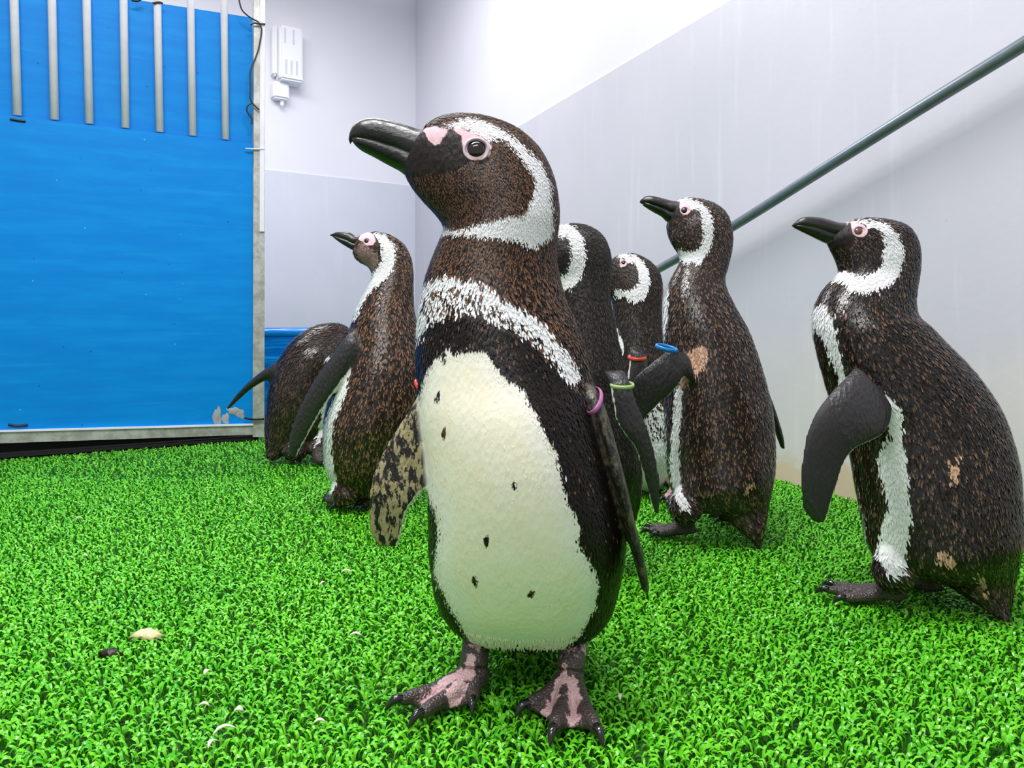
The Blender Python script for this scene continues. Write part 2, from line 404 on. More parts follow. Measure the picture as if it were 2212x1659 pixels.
def feather_mat(name='feather_barbs', ro=.38, sp=.3):
    k = NT(name); a = k.n('ShaderNodeAttribute', attribute_name='col'); 
    return k.set(Base_Color=a.outputs['Color'], Roughness=ro, Specular_IOR_Level=sp)
M['feather'] = feather_mat(); M['wet'] = feather_mat('wet_feather_barbs', .24, .55)
def feathers(pen, base, me, trunk, Y0, pal, count, size, head_z, seed, belly_low=None, tanc=(200, 158, 130), fmat='feather'):
    """small overlapping feathers laid on the body, running from beak to tail; pal = dark, brown, white; size = (length, width) body, head"""
    R = np.random.default_rng(seed)
    co = coords(me)+np.array(base); npoly = len(me.polygons)
    at = {k: np.empty(len(co), np.float32) for k in ('white', 'pink', 'skin', 'tan', 'belly', 'mottle', 'flip', 'ink')}
    for k, a in at.items(): me.attributes[k].data.foreach_get('value', a)
    nor = np.empty(len(co)*3); me.vertices.foreach_get('normal', nor); nor = nor.reshape(-1, 3)
    ar = np.empty(npoly); me.polygons.foreach_get('area', ar)
    tot = np.empty(npoly, np.int32); me.polygons.foreach_get('loop_total', tot); st = np.empty(npoly, np.int32); me.polygons.foreach_get('loop_start', st)
    li = np.empty(len(me.loops), np.int32); me.loops.foreach_get('vertex_index', li)
    ok = tot == 4; st = st[ok]; ar = ar[ok]
    q = li[st[:, None]+np.arange(4)]
    z = co[q].mean(1)[:, 2]; wgt = ar*(1+2.2*np.clip((z-head_z)/.05, 0, 1))
    fl = at['flip'][q].max(1); wgt = wgt*(fl < .25)
    sk = np.maximum(at['pink'][q], at['skin'][q]).max(1); wgt = wgt*(sk < -.0005)
    be = at['belly'][q].mean(1); wgt = wgt*np.where((be > .006) & (z > (belly_low or -1)), 0.02, 1)
    pick = R.choice(len(q), count, p=wgt/wgt.sum()); qq = q[pick]
    a, b = R.random(count), R.random(count); B = np.stack([(1-a)*(1-b), a*(1-b), a*b, (1-a)*b], 1)
    pos = (co[qq]*B[..., None]).sum(1); nn = (nor[qq]*B[..., None]).sum(1); nn /= np.linalg.norm(nn, axis=1)[:, None]
    f = {k: (v[qq]*B).sum(1) for k, v in at.items()}
    tsh = [loft(r, Y0, 40, 5) for r in trunk]
    V = []; FF = []; D = []
    for sh in tsh:
        o = len(V); vs = sh[0]; V += vs; FF += [tuple(i+o for i in x) for x in sh[1]]
        for i in range(len(vs)):
            j = i-40 if i >= 40 else i; D.append(vs[j]-vs[min(j+40, len(vs)-1)])
    bv = BVHTree.FromPolygons(V, FF); dirs = np.zeros((count, 3))
    for i in range(count):
        h = bv.find_nearest(Vector(pos[i])); d = D[FF[h[2]][0]]; dirs[i] = d
    dirs += np.array([0, 0, -1])*.15*np.linalg.norm(dirs, axis=1)[:, None]
    dirs += R.normal(0, .12, (count, 3))*np.linalg.norm(dirs, axis=1)[:, None]
    dirs -= (dirs*nn).sum(1)[:, None]*nn; dirs /= np.linalg.norm(dirs, axis=1)[:, None]+1e-9
    side = np.cross(nn, dirs)
    hd = np.clip((pos[:, 2]-head_z)/.05, 0, 1); belly = f['belly'] > -.003
    L = (size[0][0]*(1-hd)+size[1][0]*hd)*R.uniform(.7, 1.25, count); Wd = (size[0][1]*(1-hd)+size[1][1]*hd)*R.uniform(.75, 1.2, count)
    L = np.where(belly, L*.75, L); Wd = np.where(belly, Wd*.6, Wd)
    lift = L*np.where(belly, .04, R.uniform(.05, .16, count))
    if belly_low is not None: lift = np.where(belly & (pos[:, 2] < belly_low), L*.2, lift)
    lift = lift[:, None]; L = L[:, None]; Wd = Wd[:, None]
    root = pos-nn*.0004; mid = pos+dirs*L*.5+nn*lift*.7
    P4 = np.stack([root-side*Wd*.25, root+side*Wd*.25, mid+side*Wd*.5-nn*Wd*.12, pos+dirs*L*.9+side*Wd*.25+nn*lift, pos+dirs*L+nn*lift*.9, pos+dirs*L*.9-side*Wd*.25+nn*lift, mid-side*Wd*.5-nn*Wd*.12], 1)
    wm = f['white']+R.normal(0, .0017, count) > 0
    mot = (f['mottle'] > 0) & (R.random(count) < .42*np.clip(f['mottle']/.004, 0, 1)); wm &= ~mot
    tn = f['tan']+R.normal(0, .002, count) > 0
    dark, brown, white, amt = (np.array(pal[0][:3]), np.array(pal[1][:3]), np.array(pal[2][:3]), pal[3])
    lowf = np.clip((pos[:, 2]-pal[4])/.10, 0, 1) if len(pal) > 4 else np.ones(count)
    r1 = R.random(count)[:, None]; m = (R.random(count) < amt*(.25+.75*lowf)*np.where(f['ink'] > 0, .12, 1))[:, None]*R.uniform(.35, 1, (count, 1))
    cr_ = dark*(.7+.6*r1); ct = cr_*(1-m)+brown*m
    cream = np.array(rgb(248, 242, 222)[:3]); wc = np.where((f['belly'] > 0)[:, None], cream, white)*(.9+.12*r1)
    tc = np.array(rgb(*tanc)[:3])*(.6+.6*r1)
    cr_ = np.where(tn[:, None], tc, cr_); ct = np.where(tn[:, None], tc*1.1, ct)
    cr_ = np.where(wm[:, None], wc, cr_); ct = np.where(wm[:, None], wc, ct)
    col = np.stack([cr_, cr_, cr_*.6+ct*.4, ct, ct, ct, cr_*.6+ct*.4], 1)
    VV = (P4-np.array(base)).reshape(-1, 3)
    fm = bpy.data.meshes.new('feather_coat'); fm.vertices.add(len(VV)); fm.vertices.foreach_set('co', VV.ravel())
    o = np.arange(count)[:, None]*7; Q = np.stack([o+np.array([0, 1, 2, 6]), o+np.array([6, 2, 3, 5])], 1).reshape(-1, 4); T = (o+np.array([5, 3, 4])).reshape(-1, 3)
    lp = np.concatenate([Q.ravel(), T.ravel()]).astype(np.int32); fm.loops.add(len(lp)); fm.loops.foreach_set('vertex_index', lp)
    fm.polygons.add(len(Q)+len(T)); fm.polygons.foreach_set('loop_start', np.concatenate([np.arange(len(Q))*4, len(Q)*4+np.arange(len(T))*3]).astype(np.int32))
    fm.polygons.foreach_set('loop_total', np.concatenate([np.full(len(Q), 4), np.full(len(T), 3)]).astype(np.int32))
    fm.update(calc_edges=True); fm.polygons.foreach_set('use_smooth', [True]*len(fm.polygons))
    ca = fm.attributes.new('col', 'FLOAT_COLOR', 'POINT'); ca.data.foreach_set('color', np.c_[np.clip(col.reshape(-1, 3), 0, 1), np.ones(len(VV))].astype(np.float32).ravel())
    ob = link('feather_coat', fm, M[fmat], pen); ob['kind'] = 'stuff'
    return ob
#%%STRUCTURE
# ---------------------------------------------------------------- setting
def wall_mat(name, col, col2, dirt=0.0, streak=.5, rough=.45):
    k = NT(name); v = k.coord()
    cl = k.noise(v, 2.2, 4, .55); st = k.noise(k.coord((1, 1, .08)), 26, 4, .6); sp = k.vor(v, 26)
    c = k.mix(k.ramp(cl, .3, .72), col, col2)
    c = k.mix(k.math('MULTIPLY', k.ramp(st, .55, .75), streak*.35), c, rgb(238, 238, 244))
    c = k.mix(k.math('MULTIPLY', k.ramp(sp, .055, .03), k.math('MULTIPLY', k.ramp(k.noise(v, 5, 2), .5, .65), .55)), c, rgb(150, 150, 150))
    if dirt:   # rusty-brown dried stains along the foot of the wall
        z = k.n('ShaderNodeSeparateXYZ', i_Vector=k.coord()).outputs[2]
        n2 = k.noise(v, 9, 4, .65)
        k1 = k.math('SUBTRACT', k.math('MULTIPLY', n2, .16), z)
        c = k.mix(k.math('MULTIPLY', k.ramp(k1, .01, .05), dirt), c, k.mix(n2, rgb(224, 190, 130), rgb(180, 120, 60)))
        c = k.mix(k.math('MULTIPLY', k.ramp(k.math('SUBTRACT', k.math('MULTIPLY', k.noise(v, 3, 3), .9), z), 0.0, .3), dirt*.5), c, rgb(226, 220, 206))
    k.bump(k.noise(v, 60, 3), .08, .004)
    return k.set(Base_Color=c, Roughness=rough, Specular_IOR_Level=.4)
M['wall_low'] = wall_mat('wall_grey_sheet', rgb(203, 201, 211), rgb(196, 196, 205), .8)
M['wall_up'] = wall_mat('wall_white_sheet', rgb(222, 220, 229), rgb(218, 217, 226), 0, .2)
M['wall_back_up'] = wall_mat('back_wall_white_sheet', rgb(238, 237, 245), rgb(234, 233, 241), 0, .2)
M['wall_back_low'] = wall_mat('back_wall_grey_sheet', rgb(212, 216, 226), rgb(220, 222, 232), 0)
M['floor'] = plain('turf_backing', rgb(30, 84, 14), .8)
M['black'] = plain('black_gap_shade', rgb(14, 13, 13), .7)  # flat black standing in for the shade under the hatch panel

W0, W1 = Vector((.653, 1.795, 0)), Vector((.890, 1.272, 0))     # two points on the foot of the right wall
wd = (W1-W0).normalized()                                          # towards the camera
wn = Vector((wd.y, -wd.x, 0)); wn = wn if wn.x < 0 else -wn        # into the room
corner = Vector((-.617, 4.6, 0)); bd = Vector((-1.583, -1, 0)).normalized()   # back wall runs left from the corner
bn = Vector((bd.y, -bd.x, 0)); bn = bn if bn.y < 0 else -bn
def frame(ex, ey): return Matrix((ex, ey, Vector((0, 0, 1)))).transposed()
def slab(name, origin, ex, inward, length, z0, z1, mat, th=.05, off=0.0):
    R = frame(ex, -inward); c = origin+ex*length/2-inward*(th/2-off)+Vector((0, 0, (z0+z1)/2))
    bm = bmesh.new(); box_bm(bm, Vector(), (length, th, z1-z0)); me = bpy.data.meshes.new(name); bm.to_mesh(me); bm.free()
    me.transform(Matrix.Translation((0, 0, (z0+z1)/2)))
    o = link(name, me, mat); o.matrix_world = Matrix.Translation(c-Vector((0, 0, (z0+z1)/2))) @ R.to_4x4(); o['kind'] = 'structure'
    return o
slab('wall_right', corner, wd, wn, 6.2, -.05, 2.6, M['wall_up'])
tr = slab('trim_1', corner, wd, wn, 6.2, -.05, 1.25, M['wall_low'], .012, .006)
slab('wall_back', corner, bd, bn, 4.5, -.05, 2.6, M['wall_back_up'])
slab('trim_2', corner, bd, bn, 4.5, -.05, 1.262, M['wall_back_low'], .012, .006)

bm = bmesh.new(); bmesh.ops.create_grid(bm, x_segments=1, y_segments=1, size=1, matrix=Matrix.Translation((-.6, 2.2, -.014)) @ Matrix.Diagonal((2.6, 3.2, 1, 1)))
me = bpy.data.meshes.new('floor'); bm.to_mesh(me); bm.free(); fl = link('floor', me, M['floor']); fl['kind'] = 'structure'

# blue hatch panel: its vertical plane
q0 = G(558, 943); pd = Vector((1.867, 1, 0)).normalized(); pn = Vector((pd.y, -pd.x, 0)); pn = pn if pn.y < 0 else -pn
def OnP(u, v, off=0.0):
    """pixel -> point on the panel plane moved off metres towards the room"""
    d = Vector(((u-CX)/F, 1, (VH-v)/F)); o = Vector((0, 0, H)); q = q0+pn*off
    return o+d*((q-o).dot(pn)/d.dot(pn))
def sheet(name, pix, off, th, mat, parent):
    fr = [OnP(u, v, off) for u, v in pix]; bk = [p-pn*th for p in fr]; n = len(pix)
    Fc = [tuple(range(n)), tuple(range(2*n-1, n-1, -1))]+[(i, n+i, n+(i+1) % n, (i+1) % n) for i in range(n)]
    me = mesh_np(name, [p-base_h for p in fr+bk], Fc, False)
    bm = bmesh.new(); bm.from_mesh(me); bmesh.ops.recalc_face_normals(bm, faces=bm.faces); bm.to_mesh(me); bm.free()
    return link(name, me, mat, parent)
def blue_mat():
    k = NT('blue_plastic_sheet'); v = k.coord(); nz = k.noise(k.coord((.7, .7, 5)), 7, 5, .6); sc = k.noise(k.coord((.5, .5, 9)), 5, 5, .65); dots = k.vor(v, 17)
    c = k.mix(k.ramp(nz, .35, .7), rgb(2, 132, 220), rgb(6, 143, 227))
    c = k.mix(k.math('MULTIPLY', k.ramp(sc, .56, .74), .3), c, rgb(40, 165, 236))
    c = k.mix(k.math('MULTIPLY', k.ramp(dots, .06, .03), .7), c, rgb(20, 84, 124))
    d2 = k.vor(k.coord((1, 1, 1), (.4, .2, .9)), 13); c = k.mix(k.math('MULTIPLY', k.ramp(d2, .035, .02), .6), c, rgb(140, 200, 226))
    k.bump(k.noise(v, 18, 3), .1, .006)
    return k.set(Base_Color=c, Roughness=.45, Specular_IOR_Level=.15)
M['blue'] = blue_mat()
M['alu'] = plain('aluminium_tube', rgb(244, 241, 250), .5, 0, bscale=12, var=.06)
def galv():
    k = NT('galvanised_steel'); v = k.coord(); nz = k.noise(v, 28, 4, .7); st = k.noise(v, 90, 3)
    c = k.mix(k.ramp(nz, .35, .65), rgb(168, 166, 158), rgb(202, 204, 202)); c = k.mix(k.ramp(st, .68, .78), c, rgb(150, 112, 70))
    return k.set(Base_Color=c, Roughness=.4, Metallic=.35)
M['galv'] = galv()
M['wire'] = plain('dark_wire', rgb(42, 44, 48), .5); M['tie'] = plain('black_cable_tie', rgb(16, 16, 18), .4); M['tie_w'] = plain('white_cable_tie', rgb(200, 215, 228), .4)

base_h = Vector((q0.x, q0.y, 0)); hatch = empty('hatch_panel', base_h)
tag(hatch, 'blue plastic hatch panel in a galvanised frame with upright pale bars', 'panel')
XL = -420
def bl(u): return 248+.116*(u-38)          # where the bars end = top of the front sheet
sheet('lower_sheet', [(XL, bl(XL)+4), (546, bl(546)+4), (546, 919), (XL, 944)], .012, .006, M['blue'], hatch)
sheet('upper_sheet', [(XL, -110), (545, 38), (545, 360), (XL, 260)], -.016, .006, M['blue'], hatch)
for u0, u1 in ((30, 38), (112, 118), (187, 193), (267, 271), (340, 345), (412, 416), (484, 487)):
    a, b = OnP(u0-(u1-u0)*1.6, -420, 0), OnP(u1, bl(u1)+2, 0)
    V, Fc = tube([a-base_h, b-base_h], [.0115, .0115], 14, 1); link('bar', mesh_np('bar', V, Fc), M['alu'], hatch)
sheet('bottom_rail', [(XL, 944), (547, 918), (547, 939), (XL, 972)], .018, .03, M['galv'], hatch)
sheet('lip', [(XL, 941), (547, 915.5), (547, 919), (XL, 945)], .024, .02, M['alu'], hatch)
po = sheet('post', [(550, -460), (574, -460), (571, 944), (546, 944)], .02, .035, M['galv'], hatch)
sheet('post_flange', [(563, -460), (574, -460), (571, 500), (561, 500)], .026, .006, M['alu'], hatch)
def wire(name, pix, off, r, mat, parent=None):
    V, Fc = tube([OnP(u, v, off)-base_h for u, v in pix], [r]*len(pix), 8, 5); return link(name, mesh_np(name, V, Fc), mat, parent)
wire('wire', [(512, -30), (520, 15), (533, 32), (548, 42), (556, 46), (561, 52), (565, 66), (560, 100), (552, 125), (546, 140), (540, 160), (541, 190), (540, 210), (545, 222), (552, 230), (560, 237)], .03, .0026, M['wire'], hatch)
wire('wire', [(545, 222), (535, 229), (534, 240), (540, 250), (545, 258), (543, 268)], .03, .0028, M['wire'], hatch)
wire('wire', [(541, 54), (548, 50), (560, 51), (573, 52)], .032, .0028, M['wire'], hatch)
for pix, mt in (([(22, 257), (38, 260), (55, 262)], 'tie'), ([(18, 917), (38, 920), (60, 918)], 'tie'), ([(528, 903), (548, 906), (570, 905)], 'tie'), ([(330, 7), (342, 5), (352, 7)], 'tie'), ([(284, 0), (296, 2), (306, -3)], 'tie')):
    wire('cable_tie', pix, .030 if pix[0][0] > 500 else .014, .0036, M[mt], hatch)
wire('cable_tie', [(530, 321), (550, 322), (571, 322)], .026, .0028, M['tie_w'], hatch)
# dried splash on the sheet's lower corner (thin crust)
M['crust'] = plain('dried_splash', rgb(168, 170, 172), .8, bscale=30)
for cu, cv, ru, rv in ((470, 900, 9, 20), (505, 888, 16, 8), (488, 905, 8, 12), (520, 895, 9, 9)):
    pts = [OnP(cu+ru*math.cos(a)*(1+.3*math.sin(3*a+cu)), cv+rv*math.sin(a)*(1+.25*math.cos(5*a)), .0125) for a in np.linspace(0, 2*math.pi, 18, endpoint=False)]
    V = [p-base_h for p in pts]+[p+pn*.0012-base_h for p in [sum(pts, Vector())/18+(q-sum(pts, Vector())/18)*.8 for q in pts]]
    Fc = [(i, (i+1) % 18, 18+(i+1) % 18, 18+i) for i in range(18)]+[tuple(range(18, 36))]
    link('dried_splash', mesh_np('dried_splash', V, Fc), M['crust'], hatch)
# added black board standing in for the shade in the gap under the panel
gap_ends = [OnP(XL, 905, -.05), OnP(552, 905, -.05)]
mid = (gap_ends[0]+gap_ends[1])/2; L_ = (gap_ends[1]-gap_ends[0]).length
o = box('gap_shade_board', Vector((mid.x, mid.y, .04)), (L_, .01, .11), M['black'], frame(pd, -pn)); o['kind'] = 'structure'
# added black strip painting in the shaded floor of the gap
o = box('gap_shade_strip', Vector((mid.x, mid.y, -.004))+pn*.03, (L_, .055, .01), M['black'], frame(pd, -pn)); o['kind'] = 'structure'

# pool basin at the back
def pool_mat():
    k = NT('blue_pool_plastic'); v = k.coord((.4, .4, 6)); nz = k.noise(v, 6, 3, .5, .6)
    c = k.mix(k.ramp(nz, .45, .7), rgb(6, 112, 206), rgb(28, 160, 230)); k.bump(nz, .25, .03)
    return k.set(Base_Color=c, Roughness=.18, Specular_IOR_Level=.6)
M['pool'] = pool_mat()
k = NT('pool_water'); k.bump(k.noise(k.coord(), 9, 3), .3, .02); M['water'] = k.set(Base_Color=rgb(20, 120, 190), Roughness=.05, Transmission_Weight=.5)
pb = Vector((-1.15, 2.85, 0)); pool = empty('pool_basin', pb); pool.rotation_euler.z = .10
tag(pool, 'low blue plastic pool basin with rolled rim behind the penguins', 'pool')
for c, s in (((0, 0, .165), (1.7, .03, .35)), ((0, .55, .165), (1.7, .03, .35)), ((-.85, .275, .165), (.03, .58, .35)), ((.85, .275, .165), (.03, .58, .35))):
    box('side', Vector(c), s, M['pool'], None, .004, pool)
V, Fc = tube([Vector(p) for p in ((-.85, 0, .345), (0, 0, .345), (.85, 0, .345))], [.022]*3, 12, 3); link('rim', mesh_np('rim', V, Fc), M['pool'], pool)
V, Fc = tube([Vector(p) for p in ((.85, 0, .345), (.85, .25, .345), (.85, .56, .345))], [.022]*3, 12, 3); link('rim', mesh_np('rim', V, Fc), M['pool'], pool)
V, Fc = tube([Vector(p) for p in ((-.85, 0, .20), (0, 0, .20), (.85, 0, .20))], [.014]*3, 12, 3); link('rib', mesh_np('rib', V, Fc), M['pool'], pool)
box('water', Vector((0, .275, .14)), (1.66, .52, .28), M['water'], None, 0, pool)

# white dispenser on the back wall
def OnB(u, v, off=0.0):
    d = Vector(((u-CX)/F, 1, (VH-v)/F)); o = Vector((0, 0, H)); q = corner+bn*off
    return o+d*((q-o).dot(bn)/d.dot(bn))
M['disp'] = plain('white_dispenser_plastic', rgb(248, 248, 252), .4, var=.01); M['slot'] = plain('pale_grey_slot', rgb(214, 218, 228), .6, var=.02)
Rb = frame(-bd, -bn); c0 = OnB(615, 125); sc = (c0.y)/F*1.12
disp = empty('wall_dispenser', c0); tag(disp, 'white slotted plastic dispenser box on the back wall', 'dispenser')
def dbox(name, du, dv, wu, hv, d0, d1, mat, parent=disp, bev=.01):
    c = -bd*du*sc+Vector((0, 0, -dv*sc))+bn*(d0+d1)/2
    return box(name, c, (wu*sc, d1-d0, hv*sc), mat, Rb, bev, parent)
hb = dbox('housing', 4, 0, 44, 100, 0, .10, M['disp'])
dbox('flange', -22, -5, 10, 95, 0, .06, M['disp'])
for i in (-6, 4, 14): dbox('slot', i, 28, 4, 26, .095, .103, M['slot'], disp, 0)
for i in (-8, 8): dbox('slot', i, -30, 3, 28, .095, .1015, M['slot'], disp, 0)
dbox('lower_ledge', 4, 50, 46, 8, 0, .12, M['disp'])
dbox('spout', -12, 70, 30, 32, 0, .07, M['disp']); dbox('nozzle', -8, 92, 6, 16, .02, .05, M['disp'])

# rod along the right wall
def OnR(u, v, off=0.0):
    d = Vector(((u-CX)/F, 1, (VH-v)/F)); o = Vector((0, 0, H)); q = W0+wn*off
    return o+d*((q-o).dot(wn)/d.dot(wn))
k = NT('grey_steel_pipe'); M['pipe'] = k.set(Base_Color=k.mix(k.noise(k.coord(), 30, 3), rgb(96, 106, 112), rgb(128, 138, 146)), Roughness=.28, Metallic=.35)
pp = [OnR(u, v, .07) for u, v in ((2900, -335), (2300, 38), (2212, 95), (1984, 236), (1800, 352), (1580, 491), (1421, 582), (1320, 636), (1250, 672), (1150, 722))]
pb0 = pp[-1].copy(); V, Fc = tube([p-pb0 for p in pp], [.0125]*10, 16, 4)
pipe = link('pipe', mesh_np('pipe', V, Fc), M['pipe']); pipe.location = pb0
tag(pipe, 'thin grey metal pipe sloping along the right wall', 'pipe')

#%%PENGUINS
BLK = dict(dark=rgb(30, 25, 23), brown=rgb(112, 84, 66))
def rows_k(rows): return pen_loft_pairs(rows)
# --- the big one in front, chest to the camera, head in profile
Y1 = .765
t1 = [(1040, 1372, 1225, 1376, 60, .03), (985, 1352, 1285, 1358, 115, .026), (955, 1318, 1318, 1320, 148, .02), (938, 1270, 1334, 1270, 172, .012), (928, 1190, 1348, 1190, 190, 0), (926, 1100, 1347, 1100, 198, -.008),
      (920, 1000, 1328, 1000, 196, -.012), (908, 900, 1306, 900, 186, -.010), (901, 820, 1282, 820, 170, -.004), (899, 750, 1265, 750, 158, 0), (903, 690, 1240, 690, 145, 0),
      (911, 640, 1220, 640, 132, 0), (921, 595, 1208, 592, 120, 0), (937, 550, 1203, 548, 112, 0), (951, 515, 1205, 510, 108, 0), (957, 490, 1209, 470, 105, 0),
      (940, 464, 1206, 425, 100, 0), (915, 437, 1197, 383, 96, 0), (894, 412, 1180, 343, 91, 0), (881, 391, 1155, 308, 86, 0), (874, 377, 1113, 275, 79, 0), (871, 369, 1050, 252, 70, 0),
      (873, 363, 988, 247, 60, 0), (877, 356, 947, 257, 50, 0), (884, 345, 922, 275, 38, 0)]
tail1 = [(1060, 1290, 1220, 1290, 60, .10), (1075, 1330, 1210, 1330, 30, .13), (1100, 1352, 1190, 1352, 14, .155)]
f1 = [dict(rows=[(905, 850, 950, 870, 16, -.02), (878, 893, 938, 940, 15, -.025), (850, 935, 940, 1000, 14, -.03), (822, 982, 930, 1048, 12, -.035), (804, 1028, 906, 1072, 11, -.04), (796, 1075, 886, 1097, 10, -.042), (794, 1120, 875, 1125, 9, -.042), (802, 1160, 869, 1156, 8, -.042), (822, 1183, 860, 1182, 6, -.042)], under=2, trail=1, rim=.0035),
      dict(rows=[(1245, 820, 1285, 835, 40, -.03), (1272, 890, 1308, 882, 50, -.045), (1306, 1000, 1337, 985, 58, -.05), (1330, 1075, 1356, 1062, 56, -.05), (1349, 1142, 1372, 1133, 50, -.05), (1368, 1205, 1389, 1198, 42, -.05), (1380, 1252, 1399, 1246, 30, -.05), (1388, 1280, 1403, 1277, 15, -.05)], edge_on=True, trail=1, rim=.0015, under=.22)]
belly1 = [(925, 790), (945, 765), (968, 746), (982, 758), (1003, 752), (1024, 750), (1050, 752), (1062, 775), (1078, 800), (1100, 822), (1128, 833), (1140, 862), (1156, 884), (1168, 915), (1182, 945), (1200, 968), (1206, 1005), (1216, 1045),
          (1228, 1085), (1246, 1112), (1252, 1140), (1246, 1168), (1266, 1195), (1288, 1238), (1297, 1262), (1286, 1290), (1290, 1312), (1272, 1334), (1258, 1365), (1220, 1400), (1020, 1400), (996, 1352), (965, 1300), (936, 1235), (942, 1185), (947, 1150), (940, 1100), (905, 1040), (880, 960), (880, 880), (906, 850), (914, 820)]
collar1 = [(895, 700), (903, 640), (912, 612), (940, 594), (985, 590), (1025, 600), (1066, 622), (1100, 645), (1138, 668), (1172, 692), (1200, 728), (1222, 755), (1246, 785), (1252, 802), (1240, 828), (1224, 822), (1204, 790), (1172, 755), (1132, 722), (1092, 702), (1066, 692), (1040, 674), (1000, 668), (960, 680), (925, 690), (912, 720), (900, 740)]
mott1 = [(925, 612), (990, 608), (1030, 625), (1090, 660), (1170, 720), (1230, 800), (1200, 800), (1130, 735), (1050, 690), (1000, 672), (930, 690), (905, 660)]
stripe1 = [(955, 273), (1006, 253), (1039, 260), (1080, 278), (1123, 307), (1158, 337), (1178, 368), (1189, 401), (1193, 444), (1197, 485), (1188, 512), (1158, 531), (1118, 518), (1074, 510), (1025, 507), (975, 503), (948, 505), (948, 490), (985, 494), (1012, 490), (1074, 470), (1130, 460), (1145, 436), (1156, 406), (1151, 376), (1134, 352), (1112, 322), (1085, 297), (1061, 299), (1057, 310), (1039, 297), (1012, 283), (971, 276)]
pink1a = [(914, 281), (936, 271), (969, 279), (968, 287), (955, 295), (952, 308), (939, 315), (925, 300)]
pink1b = [(972, 275), (993, 276), (1025, 287), (1053, 303), (1062, 318), (1054, 338), (1034, 347), (1015, 342), (1000, 319), (996, 293), (979, 281)]
skin1 = [(905, 275), (917, 290), (939, 314), (952, 308), (960, 290), (972, 278), (995, 298), (1002, 325), (1006, 341), (990, 357), (962, 366), (930, 374), (895, 376), (868, 368), (865, 330)]
mat1 = plumage('plumage_brown_mottled', rgb(27, 20, 17), rgb(120, 82, 58), .85, spots=.95, edge=.0045)
pen1, b1, bv1, body1 = make_penguin(Y1, (1130, 1487), [t1, tail1], f1,
    dict(white=[(belly1, -.07, 'front'), (collar1, -.055, 'front'), (stripe1, -.035)], not_white=[([(a, b-13), (a+7, b), (a+2, b+13), (a-6, b+2)], -.088) for a, b in ((958, 938), (1112, 1050), (1050, 1168), (1025, 1255), (1145, 1285), (957, 772), (945, 862))], ink=[([(895, 690), (960, 682), (1040, 676), (1092, 704), (1132, 724), (1172, 757), (1204, 792), (1240, 832), (1275, 900), (1320, 1010), (1345, 1200), (1330, 1330), (1250, 1390), (940, 1390), (900, 1000)], 0, 'front')], belly=[(belly1, -.07, 'front')], mottle=[(mott1, -.055, 'front')], pink=[(pink1a, -.03), (pink1b, -.035)], skin=[(skin1, -.03)]),
    mat1, 'large brown and white penguin with a purple flipper band, standing in front of the others', .0028)
make_beak(pen1, b1, [(950, 280, 925, 382, 44), (915, 282, 884, 382, 38), (880, 272, 860, 368, 34), (845, 262, 835, 355, 30), (812, 256, 808, 340, 27), (787, 258, 783, 327, 23), (768, 267, 769, 316, 17), (757, 284, 762, 307, 10), (753, 300, 757, 312, 3)], Y1)
make_eye(pen1, b1, bv1, (1029, 323), 23, Y1, lid='lid')
make_foot(pen1, b1, (1032, 1338), .775, (1024, 1492), [(834, 1535), (884, 1573), (1019, 1546)], r=.0115, leg_r=.0150)
make_foot(pen1, b1, (1246, 1345), .775, (1232, 1500), [(1114, 1550), (1188, 1612), (1302, 1612)], r=.0115, leg_r=.0150)

# --- right front, left side to the camera
Y7 = 1.0
t7 = rows_k([(2160, 1338, 2178, 1346, .8, -.075), (2085, 1290, 2186, 1292, .5, -.06), (2030, 1258, 2190, 1240, .62, -.045), (1960, 1243, 2190, 1190, .75, -.03), (1893, 1205, 2188, 1130, .86, -.02), (1872, 1125, 2182, 1060, .88, -.015), (1856, 1040, 2175, 990, .88, -.01),
    (1842, 965, 2160, 930, .86, -.005), (1822, 905, 2140, 880, .86, 0), (1800, 860, 2110, 830, .84, 0), (1783, 805, 2070, 780, .84, 0), (1768, 750, 2030, 740, .84, 0), (1760, 705, 1998, 706, .84, 0), (1763, 668, 1976, 684, .82, 0), (1777, 634, 1971, 655, .78, 0), (1796, 608, 1976, 622, .72, 0),
    (1813, 588, 1983, 588, .66, 0), (1808, 566, 1985, 547, .60, 0), (1799, 547, 1978, 515, .56, 0), (1791, 533, 1960, 490, .56, 0), (1787, 526, 1930, 477, .58, 0), (1785, 521, 1890, 471, .64, 0), (1787, 518, 1852, 472, .74, 0), (1791, 512, 1826, 481, .8, 0)])
f7 = [dict(rows=[(1850, 790, 1925, 880, 26, -.075), (1828, 815, 1920, 915, 30, -.088), (1797, 846, 1903, 941, 27, -.10), (1766, 885, 1872, 957, 20, -.108), (1744, 932, 1842, 974, 14, -.112), (1731, 990, 1822, 1007, 8, -.115), (1727, 1045, 1808, 1052, 7, -.115), (1732, 1095, 1794, 1098, 6, -.113), (1753, 1127, 1783, 1132, 5, -.11)], trail=1, rim=.003)]
stripe7 = [(1832, 480), (1862, 474), (1894, 477), (1917, 487), (1936, 503), (1949, 525), (1954, 548), (1947, 574), (1939, 595), (1924, 614), (1898, 623), (1870, 628), (1843, 625), (1822, 608), (1800, 606), (1805, 586), (1832, 585), (1848, 591), (1876, 593), (1897, 579), (1906, 562), (1905, 548), (1911, 533), (1906, 516), (1901, 500), (1887, 489), (1876, 493), (1866, 484), (1838, 481)]
chest7 = [(1782, 650), (1803, 682), (1806, 716), (1816, 774), (1827, 822), (1816, 842), (1804, 797), (1786, 751), (1766, 712), (1740, 706), (1745, 660), (1767, 655)]
bel7 = [(1700, 770), (1770, 775), (1779, 810), (1792, 868), (1832, 965), (1848, 1035), (1866, 1125), (1878, 1205), (1850, 1230), (1700, 1000)]
